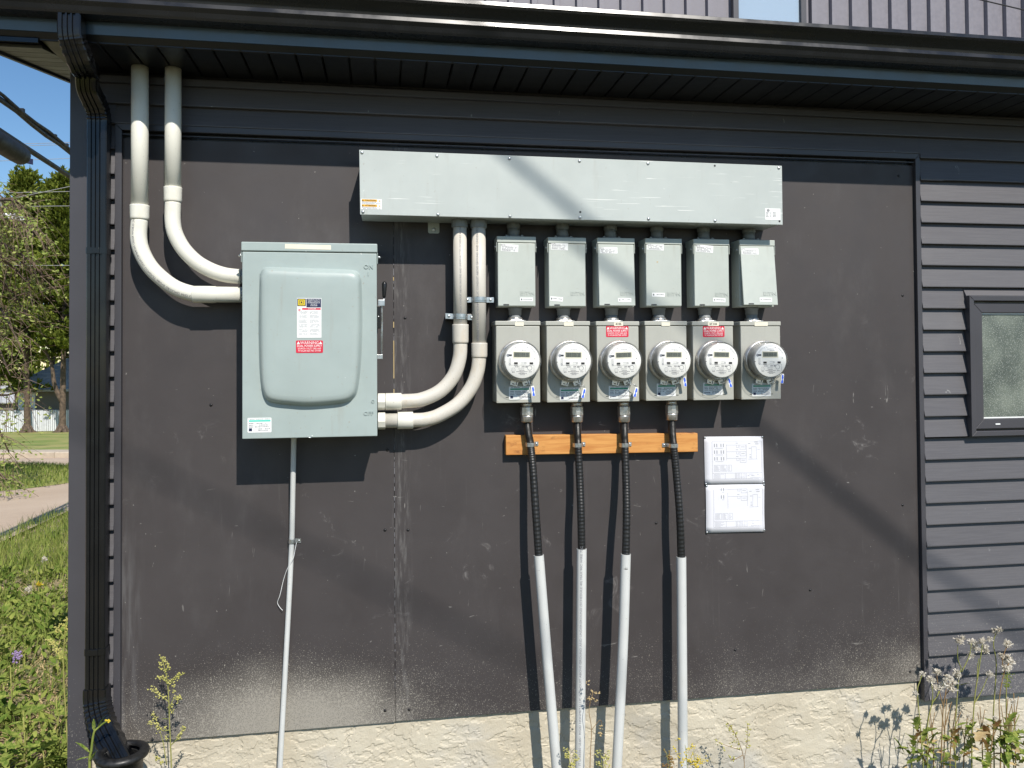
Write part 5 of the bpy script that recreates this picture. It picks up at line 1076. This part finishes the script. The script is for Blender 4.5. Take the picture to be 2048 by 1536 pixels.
frame4('door_frame', dx0, dx1, hz - .3, dt, .1, hy - .05, hy, 'white_paint', dr_, 0); MB().lathe([(.04, 0), (.04, .06)], (dx1 - .2, hy - .03, at(50, 817, hy).z), seg=8).build('handle', 'ink', dr_)
# pale garage beyond, left edge
gx = at(-40, 800, hy + 14).x; t = thing('garage', (gx, hy + 14, gz(0, hy + 14)), 'pale garage with a sunlit roof at the far left edge', 'garage')
gx1 = at(27, 800, hy + 14).x; z0 = at(10, 804, hy + 14).z; MB().box(gx - 3, gx1, hy + 14, hy + 20, gz(0, hy + 14) - .5, z0).build('wall', 'far_wall', t)
MB().add([(gx - 3, hy + 13.6, z0), (gx1 + .3, hy + 13.6, z0), (gx1 + .3, hy + 17, z0 + 1.3), (gx - 3, hy + 17, z0 + 1.3), (gx - 3, hy + 13.6, z0 - .1), (gx1 + .3, hy + 13.6, z0 - .1), (gx1 + .3, hy + 20.4, z0), (gx - 3, hy + 20.4, z0)], [(0, 1, 2, 3), (4, 5, 1, 0), (3, 2, 6, 7), (1, 6, 2)]).build('roof', 'shingle', t)
# street lamp head on its arm
lp = at(22, 434, 24); t = thing('street_lamp', (lp.x - 2.2, 24, gz(0, 24)), 'street lamp with a pale oval head among the left trees', 'street lamp')
MB().tube([(lp.x - 2.2, 24, gz(0, 24)), (lp.x - 2.2, 24, lp.z - 1), (lp.x - 2.0, 24, lp.z - .1), (lp.x - 1.0, 24, lp.z + .12), (lp.x - .2, 24, lp.z + .03)], [.1, .08, .06, .04, .035], 8).build('pole', 'wire_grey', t)
MB().tube([(lp.x - .3, 24, lp.z + .05), (lp.x - .2, 24, lp.z + .03), (lp.x + .1, 24, lp.z), (lp.x + .32, 24, lp.z - .06), (lp.x + .4, 24, lp.z - .09)], [.05, .09, .13, .09, .01], 12).build('lamp_head', 'white_paint', t)
# broadleaf tree at the left edge: thin twigs and pale leaves
def leaf_poly(mb, p, d, n_, L, wd):
    d = d.normalized(); s = d.cross(n_).normalized() * wd; mb.add([p, p + d * L * .35 + s, p + d * L * .75 + s * .7, p + d * L, p + d * L * .75 - s * .7, p + d * L * .35 - s], [(0, 1, 2, 3, 4, 5)])
Yl = 12.5; lb_ = V((at(-150, 900, Yl).x, Yl, 0)); lb_.z = gz(lb_.x, Yl); t = thing('broadleaf_tree', lb_, 'broadleaf tree reaching in from the left edge with pale leaves and bare twigs', 'tree')
tr = MB(); tw = MB(); lf = MB(); tree_trunk(tr, [lb_ + V((0, 0, -.2)), lb_ + V((.1, 0, 1.5)), lb_ + V((0, .2, 3.5)), lb_ + V((.3, 0, 6))], [.22, .1], 10)
limbs = [((-130, 520), (-40, 420), (20, 400), (60, 425)), ((-130, 520), (-40, 450), (30, 440), (78, 470)), ((-130, 560), (-50, 480), (30, 500), (98, 560)), ((-130, 560), (-50, 500), (20, 530), (70, 585)), ((-130, 600), (-60, 540), (10, 570), (60, 640)), ((-130, 600), (-60, 570), (-5, 610), (40, 690)), ((-130, 700), (-60, 640), (-20, 660), (20, 750)), ((-130, 760), (-70, 760), (0, 790), (52, 778)), ((-130, 820), (-60, 830), (-10, 850), (18, 905)), ((-130, 820), (-60, 880), (-20, 930), (14, 960)), ((-130, 500), (-60, 400), (-15, 385), (12, 400))]
for q in limbs:
    P = [at(x, y, Yl + R.uniform(-1, 1)) for x, y in q]; P[0] = lb_ + V((0, 0, max(1.2, P[0].z - lb_.z))); sp_ = smoothpath(P, 7); tree_trunk(tr, P, [.05, .012], 5)
    for k in range(7, len(sp_)):
        for _ in range(4 if q[0][1] < 720 else 2):
            b = sp_[k] + V((R.gauss(0, .05), R.gauss(0, .3), R.gauss(0, .05))); d = V((R.uniform(-.2, .8), R.uniform(-.6, .6), R.uniform(-1.1, .35))).normalized(); L = R.uniform(.3, .8)
            e = b + d * L + V((0, 0, -.1)); tw.tube([b, b.lerp(e, .5) + V((0, 0, .04)), e], [.007, .005, .002], 3, caps=False)
            for _ in range(R.choice((0, 2, 3, 5)) if 540 < q[0][1] < 720 else R.choice((3, 5, 7))):
                g_ = b.lerp(e, R.uniform(.2, 1)); leaf_poly(lf, g_ + V((R.gauss(0, .05), R.gauss(0, .05), R.gauss(0, .05))), V((R.gauss(0, 1), R.gauss(0, 1), R.gauss(-.3, .6))), V((R.gauss(0, .5), -.6, R.gauss(.6, .5))), R.uniform(.05, .095), R.uniform(.014, .024))
tr.build('trunk', 'bark', t); tw.build('twigs', 'twig', t); lf.build('crown', 'pale_leaf', t)

# ------------------------------------------------------------------ grass and weeds beside the house
gr = MB(); br = MB(); stw = MB(); n = 0
def blade(mb, p, h, wd, a, bend):
    d = V((math.cos(a), math.sin(a), 0)); s = V((-d.y, d.x, 0)) * wd; mb.add([p - s, p + s, p + d * bend * .35 * h + V((0, 0, h * .6)) + s * .7, p + d * bend * h + V((0, 0, h)), p + d * bend * .35 * h + V((0, 0, h * .6)) - s * .7], [(0, 1, 2, 3, 4)])
dirt = [gat(70, 1492), gat(60, 1400), gat(95, 1378), gat(15, 1520), gat(120, 1430)]
ne = lambda x: na.y + (nb.y - na.y) / (nb.x - na.x) * (x - na.x)
while n < 26000:
    y = .12 + 9.8 * R.random() ** 1.5; cxp = -.62 - (y - .5) * .33; x = cxp + R.uniform(-1.0, 1.0) * (.55 + y * .16)
    if x > XC - .03 and y > 0: continue
    v = noise.noise(V((x * 1.6, y * 1.6, 2))) + .5 * noise.noise(V((x * 4, y * 4, 9)))
    n += 1; dp = min(((x - c_.x) / .26) ** 2 + ((y - c_.y) / .22) ** 2 for c_ in dirt); v -= max(0, 1.15 - dp); hs = .65 + 1.1 * max(0, noise.noise(V((x * 2.2, y * 2.2, 31))) + .25)
    if v < (.02 if y < 1.3 else -.12) and y < 3 or (v < .0 and 3.4 < y < 5.2): 
        if R.random() < .8:
            if R.random() < .5: blade(stw, V((x, y, gz(x, y) + .01)), R.uniform(.02, .05), .004, R.uniform(0, 6.28), R.uniform(1.5, 4))
            continue
    edge_d = (V((x, y, 0)) - V((na.x, na.y, 0))).dot(V((-ndir.y, ndir.x, 0)).normalized())
    if edge_d > .12: continue
    p = V((x, y, gz(x, y) + bump(x, y) - .01)); 
    if R.random() < .62 or y > 5.0: blade(gr, p, R.uniform(.07, .20) * (1.25 if y > 4 else hs), R.uniform(.0025, .006), R.uniform(0, 6.28), R.uniform(.1, .9))
    else:
        for _ in range(2):
            a = R.uniform(0, 6.28); d = V((math.cos(a), math.sin(a), R.uniform(.1, 1.2))); leaf_poly(br, p + V((0, 0, R.uniform(.01, .13) * hs)), d, V((0, 0, 1)) + V((R.gauss(0, .3), R.gauss(0, .3), 0)), R.uniform(.035, .085), R.uniform(.008, .018))
tag(gr.build('grass', 'grass_blade'), 'rough green grass beside the house and the road', 'grass', kind='stuff')
tag(br.build('ground_cover', 'weed_leaf'), 'broad leaved weeds covering the ground beside the house', 'ground cover', kind='stuff')
tag(stw.build('straw_litter', 'straw'), 'dry straw litter on bare soil beside the house', 'straw', kind='stuff')
isl = MB()
for _ in range(7000):
    a = R.uniform(0, 6.28); r = R.random() ** .5; x = ic.x + 2.6 * r * math.cos(a); y = ic.y + 3.0 * r * math.sin(a); blade(isl, V((x, y, gz(x, y) + .05 + .28 * (1 - r * r))), R.uniform(.06, .16), .008, R.uniform(0, 6.28), R.uniform(.1, .8))
tag(isl.build('island_grass', 'grass_blade'), 'short grass on the low island in the road', 'grass', kind='stuff')

# ------------------------------------------------------------------ individual weeds at the foot of the wall
def leaf_mesh(kind):
    mb = MB()
    if kind == 'lance': mb.add([(0, 0, 0), (.3, .11, .05), (.65, .10, .07), (1, 0, .02), (.65, -.10, .07), (.3, -.11, .05), (.3, 0, .0), (.65, 0, .02)], [(0, 6, 1), (1, 6, 7, 2), (2, 7, 3), (0, 5, 6), (5, 4, 7, 6), (4, 3, 7)], True)
    else:
        pts = [(0, .02), (.12, .07), (.18, .20), (.26, .10), (.34, .13), (.44, .30), (.50, .14), (.60, .16), (.70, .27), (.74, .13), (.88, .12), (1, 0)]; up_ = [(x, y, .06 * math.sin(x * 3) + .25 * abs(y)) for x, y in pts]; mid = [(x, 0, .06 * math.sin(x * 3)) for x, _ in pts]; dn = [(x, -y * .93, z) for x, y, z in up_]; k = len(pts)
        mb.add(up_ + mid + dn, [(i, i + 1, k + i + 1, k + i) for i in range(k - 1)] + [(k + i, k + i + 1, 2 * k + i + 1, 2 * k + i) for i in range(k - 1)], True)
    me = bpy.data.meshes.new('leaf'); me.from_pydata(mb.v, [], mb.f); me.polygons.foreach_set('use_smooth', [True] * len(mb.f)); return me
LM = {}
def put_leaf(t, p, d, L, kind='lance', mat='weed_leaf', roll=0.0):
    k = (kind, mat)
    if k not in LM: LM[k] = leaf_mesh(kind); LM[k].materials.append(M[mat])
    o = bpy.data.objects.new('leaf', LM[k]); COL.objects.link(o); o.parent = t
    d = V(d).normalized(); q = d.to_track_quat('X', 'Z'); o.rotation_mode = 'QUATERNION'; from mathutils import Quaternion
    o.rotation_quaternion = q @ Quaternion((1, 0, 0), roll); o.location = V(p) - WL[t.name]; o.scale = (L, L, L); return o
def tag_spray(mb, mat, t): o = mb.build('seed_spray', mat, t); o['kind'] = 'stuff'; return o
def ground_foot(p): return V((p.x + R.uniform(-.02, .02), p.y, gz(p.x, p.y) - .02))
def weed(label, stems, Y, r=.0028, mat='stem_green', name='weed', cat='weed', group=None, foot=True):
    S2 = []
    for st in stems:
        P = [at(q[0], q[1], q[2] if len(q) > 2 else Y) for q in st]; S2.append(P)
    if foot: S2[0] = [ground_foot(S2[0][0])] + S2[0]
    t = thing(name, S2[0][0], label, cat, group)
    for i, P in enumerate(S2):
        k = smoothpath(P, 5); MB().tube(k, [(r if i == 0 else r * .7) * (1 - .5 * j / len(k)) for j in range(len(k))], 6).build('stem', mat, t)
    return t
def fluff_head(t, p, r=.016, mat='fluff', name='seed_head'):
    mb = MB()
    for _ in range(60):
        d = V((R.gauss(0, 1), R.gauss(0, 1), R.gauss(.4, .9))).normalized(); L = r * R.uniform(.6, 1.15); s = d.cross(V((R.gauss(0, 1), R.gauss(0, 1), R.gauss(0, 1)))).normalized() * L * .22; q = p + V((R.gauss(0, r * .3), R.gauss(0, r * .3), R.gauss(0, r * .25)))
        mb.add([q - s * .5, q + s * .5, q + d * L + s, q + d * L - s], [(0, 1, 2, 3)])
    mb.blob(p, r * .45); return mb.build(name, mat, t)
Zr = lambda x, y: (1800 + x / 5.19, 1240 + y / 5.19)
def rw(label, stems, heads, leaves, Y, mat='stem_green', hr=.0135):
    t = weed(label, [[Zr(*q) for q in s] for s in stems], Y, .0034, mat, 'seeding_weed', 'weed', 'weeds with white seed heads by the siding')
    for x, y in heads: fluff_head(t, at(*Zr(x, y), Y + R.uniform(-.015, .015)), hr * R.uniform(.8, 1.2))
    for x, y, L, dx, dz, kd, mt in leaves: put_leaf(t, at(*Zr(x, y), Y), (dx, R.uniform(-.7, .2), dz), L, kd, mt, R.uniform(-.6, .6))
    return t
def rl(n, x0, x1, y0, y1, kinds=('lobed', 'lance'), L=(.04, .09)):
    return [(R.uniform(x0, x1), R.uniform(y0, y1), R.uniform(*L), R.uniform(-1, 1), R.uniform(-.4, .8), R.choice(kinds), R.choice(('weed_leaf',) * 5 + ('dry_leaf', 'straw'))) for _ in range(int(n * 1.6))]
rw('tall weed with white fluffy heads on two forked branches', [[(575, 1500), (570, 1240), (600, 700), (635, 500)], [(635, 500), (600, 400), (600, 260)], [(640, 540), (720, 370), (740, 240)]], [(620, 228), (600, 215), (650, 190), (740, 232), (765, 295), (740, 375), (770, 240), (800, 300)], [(600, 680, .055, .9, .3, 'lance', 'weed_leaf'), (590, 690, .04, -.8, .5, 'lance', 'weed_leaf'), (580, 1100, .07, 1, .1, 'lance', 'weed_leaf')] + rl(7, 480, 700, 1150, 1500), -.20)
rw('tallest straight weed with drooping white fluff at its top', [[(745, 1480), (770, 870), (815, 540), (845, 330), (855, 250)], [(770, 870), (850, 730), (915, 580)], [(800, 610), (805, 480), (820, 400)]], [(845, 232), (885, 285), (860, 215), (885, 320), (930, 205), (925, 555), (945, 565)], [(765, 1110, .06, -1, .2, 'lance', 'weed_leaf')] + rl(7, 680, 900, 1150, 1500), -.22)
rw('weed bending left below one pale head near the right edge', [[(975, 1300), (970, 960), (1000, 480), (970, 250), (1000, 120)]], [(1003, 112), (1030, 100), (985, 120)], rl(6, 880, 1080, 1150, 1500), -.20)
rw('weed with a cluster of heads on a reddish stalk at the right edge', [[(1045, 1400), (1040, 1100), (1030, 830), (1080, 550), (1130, 450)], [(1060, 420), (1090, 320), (1125, 255)], [(1080, 550), (1060, 420), (1050, 370)]], [(1125, 255), (1110, 240), (1050, 370), (1095, 410), (1120, 390), (1140, 460), (1090, 500), (1130, 500), (1160, 435)], rl(9, 1000, 1287, 1080, 1500), -.23, 'stem_brown')
rw('bushy weed with faded pinkish heads beside the trim foot', [[(285, 1400), (285, 1100), (330, 880), (380, 800), (400, 740)], [(330, 880), (340, 760), (320, 630)], [(380, 800), (420, 720), (470, 640)]], [(310, 620), (345, 635), (360, 705), (470, 630), (440, 690), (330, 610)], rl(10, 130, 420, 1150, 1520), -.27)
rw('weed with brownish dried heads left of the tall weeds', [[(430, 1400), (435, 1180), (450, 900), (470, 780), (490, 640)], [(470, 780), (530, 700), (550, 640)], [(450, 900), (400, 700), (378, 550)]], [(490, 600), (545, 720), (550, 640), (520, 680), (590, 545), (600, 580), (378, 540), (400, 550), (510, 610)], rl(9, 380, 560, 1150, 1520), -.25, 'stem_brown')
rw('thin weed with a small pale head standing before the channel foot', [[(240, 1500), (210, 1100), (180, 750), (205, 640), (225, 575)]], [(230, 560), (165, 770)], rl(5, 100, 280, 1200, 1520), -.28, hr=.011)
t = rw('leafy green weed filling the bottom right corner', [[(1180, 1500), (1150, 1300), (1190, 1100), (1240, 980)], [(1150, 1300), (1100, 1180), (1080, 1120)]], [], rl(20, 900, 1287, 1000, 1520, L=(.06, .13)), -.24)
t = rw('feathery grey-green sprig by the right edge above the leaves', [[(1105, 1000), (1105, 700), (1120, 560)]], [], [], -.21)
mb = MB()
for _ in range(90): p = at(*Zr(R.gauss(1110, 26), R.uniform(540, 700)), -.21); mb.blob(p, .0032)
tag_spray(mb, 'weed_leaf', t)
t = rw('low reddish and green weed at the foot of the stucco, left of the tall weeds', [[(120, 1520), (140, 1400), (160, 1300)]], [], rl(10, 40, 330, 1250, 1520, ('lance',)), -.24)
for i, (x, y0, y1, tp, Y) in enumerate(((455, 1500, 820, 30, -.22), (520, 1500, 930, 60, -.19), (350, 1500, 930, -40, -.24), (660, 1500, 1000, 40, -.18), (860, 1500, 900, -30, -.2), (1080, 1500, 820, 40, -.22), (1200, 1500, 760, -20, -.2), (940, 1500, 1020, 50, -.24))):
    t = rw(['first', 'second', 'third', 'fourth', 'fifth', 'sixth', 'seventh', 'eighth'][sorted(range(8), key=lambda k: (350, 455, 520, 660, 860, 940, 1080, 1200)[k] != x)[0]] + ' from left of the thin dry stalks among the right weeds', [[(x, y0), (x + tp * .3, (y0 + y1) / 2), (x + tp, y1)], [(x + tp * .3, (y0 + y1) / 2), (x + tp * .3 - 45, y1 + 60)], [(x + tp * .5, (y0 * .4 + y1 * .6)), (x + tp + 50, y1 + 30)]], [(x + tp, y1), (x + tp + 50, y1 + 30)] if i % 2 else [], [], Y, 'stem_brown', .008)
    t['group'] = 'thin dry stalks among the right weeds'
# seed-bearing weed in front of the left wall
Zl = lambda x, y: (140 + x / 6, 1280 + y / 6)
YW = -.17; t = weed('tall pale yellow-green weed in seed before the left wall', [[Zl(1215, 1560), Zl(1205, 1250), Zl(1195, 1000), Zl(1180, 620), Zl(1150, 400), Zl(1100, 210)], [Zl(1180, 740), Zl(1110, 680), Zl(1040, 650), Zl(980, 590)], [Zl(1200, 1080), Zl(1100, 1080), Zl(1030, 960), Zl(1000, 890)], [Zl(1200, 800), Zl(1250, 700), Zl(1310, 690)], [Zl(1180, 560), Zl(1250, 470), Zl(1330, 412)], [Zl(1180, 520), Zl(1100, 460), Zl(1050, 455)], [Zl(1205, 1270), Zl(1310, 1160), Zl(1370, 1055)], [Zl(1160, 1500), Zl(1120, 1240), Zl(1080, 1100)]], YW, .0030, 'stem_green', 'seeding_weed')
mb = MB()
for x, y in ((1105, 215), (1130, 250), (1080, 290), (1165, 300), (1190, 320), (1150, 370), (1110, 340), (1100, 450), (1060, 460), (1140, 440), (1180, 500), (1250, 540), (1245, 480), (1290, 440), (1330, 415), (1240, 600), (980, 590), (1010, 600), (1040, 630), (1060, 660), (1130, 680), (1270, 680), (1310, 690), (1290, 720), (1210, 790), (1215, 840), (1000, 890), (1020, 950), (990, 990), (1050, 1010), (1080, 1080), (960, 990), (1130, 1060), (1060, 1050), (1370, 1060), (1345, 1100), (1310, 1160), (1060, 1430), (1100, 1460), (1040, 1410), (1150, 1170)):
    for _ in range(9): mb.blob(at(*Zl(x + R.gauss(0, 16), y + R.gauss(0, 18)), YW + R.gauss(0, .008)), R.uniform(.0022, .0042))
tag_spray(mb, 'yellow_seed', t)
for x, y, L, dx, dz in ((1190, 950, .03, -1, .2), (1225, 1240, .035, 1, .6)): put_leaf(t, at(*Zl(x, y), YW), (dx, -.3, dz), L)
t = weed('green sow-thistle shoot before the house corner', [[Zl(235, 1560), Zl(255, 1330), Zl(285, 1120), Zl(330, 1060), Zl(400, 1000), Zl(465, 965)]], -.24, .0055, 'weed_leaf', 'leafy_weed')
for x, y, L, dx, dz in ((250, 1360, .075, -.7, .75), (290, 1100, .055, .05, 1), (330, 1060, .06, .6, .9), (245, 1400, .05, -.9, -.1), (230, 1480, .06, .5, .8)): put_leaf(t, at(*Zl(x, y), -.24), (dx, -.25, dz), L, 'lance', 'weed_leaf', R.uniform(-.5, .5))
mb = MB()
for _ in range(12): mb.blob(at(*Zl(R.gauss(460, 14), R.gauss(970, 12)), -.24), .004)
mb.build('flower_bud', 'yellow_flower', t)
# small weeds around the sleeves
def sprig(label, pts, cl, Y, fm='yellow_flower', sm='stem_green', n=7, r=.0035, name='small_weed', grp=None):
    t = weed(label, pts, Y, .0020, sm, name, 'weed', grp); mb = MB()
    for x, y in cl:
        for _ in range(n): mb.blob(at(x + R.gauss(0, 2.6), y + R.gauss(0, 3.0), Y + R.gauss(0, .006)), R.uniform(.6, 1.2) * r)
    o = mb.build('flowers', fm, t); o['kind'] = 'stuff'; return t
sprig('thin brown weed with dried heads between the second and third sleeves', [[(1180, 1536), (1183, 1460), (1178, 1420), (1186, 1385)], [(1183, 1460), (1200, 1440), (1204, 1452)]], [(1186, 1384), (1193, 1387), (1180, 1398), (1190, 1402), (1204, 1455), (1200, 1470), (1176, 1364)], -.19, 'straw', 'stem_brown', 6, .0042)
for i, (x, y, w_) in enumerate(((1140, 1515, 16), (1205, 1522, 20), (1375, 1510, 26), (1392, 1526, 22), (1338, 1525, 12))):
    sprig(['yellow-green clump at the foot of the first two sleeves', 'yellow clump between the second and third sleeves', 'yellow flowering clump at the foot of the rightmost sleeve', 'yellow clump just right of the rightmost sleeve', 'reddish sprig left of the rightmost sleeve'][i], [[(x, y + 40), (x - 2, y), (x - 5, y - 20)], [(x, y + 20), (x + w_ * .5, y - 10)]], [(x + R.gauss(0, w_ * .5), y + R.gauss(0, 12)) for _ in range(16)], -.20 - .01 * i, ('yellow_seed', 'yellow_seed', 'yellow_flower', 'yellow_flower', 'dry_leaf')[i], 'stem_green', 7, .0035, 'small_weed', 'small yellow weeds round the sleeves')
t = sprig('bright yellow-green sprig before the stucco right of the sleeves', [[(1489, 1560), (1488, 1520), (1480, 1490), (1466, 1460), (1455, 1445)], [(1488, 1520), (1495, 1480), (1495, 1450)], [(1480, 1500), (1450, 1490), (1432, 1482)], [(1486, 1510), (1465, 1520), (1458, 1512)]], [(1455, 1446), (1459, 1453), (1464, 1462), (1470, 1472), (1473, 1482), (1466, 1485), (1480, 1490), (1495, 1450), (1495, 1460), (1496, 1470), (1493, 1480), (1497, 1490), (1432, 1483), (1440, 1488), (1448, 1497), (1460, 1512), (1466, 1520)], -.16, 'yellow_seed', 'stem_brown', 5, .0045)
# weeds in the left yard
t = weed('tall pale stalked weed with spiky sprays beside the house corner', [[(138, 1560, .45), (133, 1450, .45), (127, 1340, .45), (130, 1262, .45), (133, 1240, .45)], [(127, 1330, .45), (118, 1300, .45), (97, 1281, .45)], [(128, 1310, .45), (112, 1298, .45)], [(130, 1275, .45), (118, 1262, .45), (112, 1255, .45)], [(129, 1290, .45), (140, 1270, .45)]], .45, .0042, 'stem_green', 'leafy_weed')
mb = MB()
for x, y in ((97, 1281), (104, 1286), (110, 1290), (118, 1300), (112, 1298), (112, 1255), (118, 1262), (124, 1250), (133, 1240), (131, 1256), (140, 1272), (136, 1262), (121, 1316), (116, 1308)):
    for _ in range(8): mb.blob(at(x + R.gauss(0, 3), y + R.gauss(0, 2), .45), .0045)
tag_spray(mb, 'yellow_seed', t)
for x, y, L, dx, dz in ((122, 1318, .05, -1, .2), (128, 1420, .07, -.9, .1), (132, 1480, .08, -.8, .3), (130, 1500, .08, .8, .2), (125, 1440, .06, .6, .4)): put_leaf(t, at(x, y, .45), (dx, -.3, dz), L)
for i, (x, y, Y, lab) in enumerate(((46, 1420, .5, 'leafy weed with arching leaves low in the left corner'), (20, 1330, 1.1, 'leafy weed with small purple flowers at the left edge'), (85, 1490, .42, 'low spreading weed left of the corner board'), (10, 1480, .5, 'narrow leaved weed in the bottom left corner'), (112, 1395, .8, 'spreading dark green weed beside the wall base'))):
    g0 = at(x, y, Y); g1 = V((g0.x, g0.y, gz(g0.x, g0.y))); t = thing('leafy_weed', g1, lab, 'weed'); MB().tube([g1, g1.lerp(g0, .5) + V((.01, 0, 0)), g0], [.005, .004, .002], 6).build('stem', 'stem_green', t)
    for k in range(14):
        a = k * 2.4; f = R.uniform(.1, 1); put_leaf(t, g1.lerp(g0, f), (math.cos(a), math.sin(a), R.uniform(-.2, .8)), R.uniform(.06, .12), R.choice(('lance', 'lance', 'lobed')), 'weed_leaf', R.uniform(-.6, .6))
    if i == 1:
        mb = MB()
        for _ in range(26): mb.blob(at(R.gauss(35, 5), R.gauss(1312, 8), Y), .007)
        mb.build('flowers', 'purple_flower', t)['kind'] = 'stuff'
for x, y, lab in ((58, 1177, 'round white dandelion clock in the grass, nearer the camera'), (88, 1119, 'round white dandelion clock in the grass, farther from the camera')):
    p = gat(x, y + 35); q = V((p.x, p.y, at(x, y, p.y).z)); t = thing('dandelion', p, lab, 'dandelion', 'dandelion clocks'); MB().tube([p, q], .003, 5).build('stem', 'stem_green', t); fluff_head(t, q, .026)
p = gat(77, 1205); q = V((p.x, p.y, at(77, 1170, p.y).z)); t = thing('dandelion', p, 'yellow dandelion flower in the grass', 'dandelion'); MB().tube([p, q], .003, 5).build('stem', 'stem_green', t); fluff_head(t, q, .02, 'yellow_flower', 'flower')
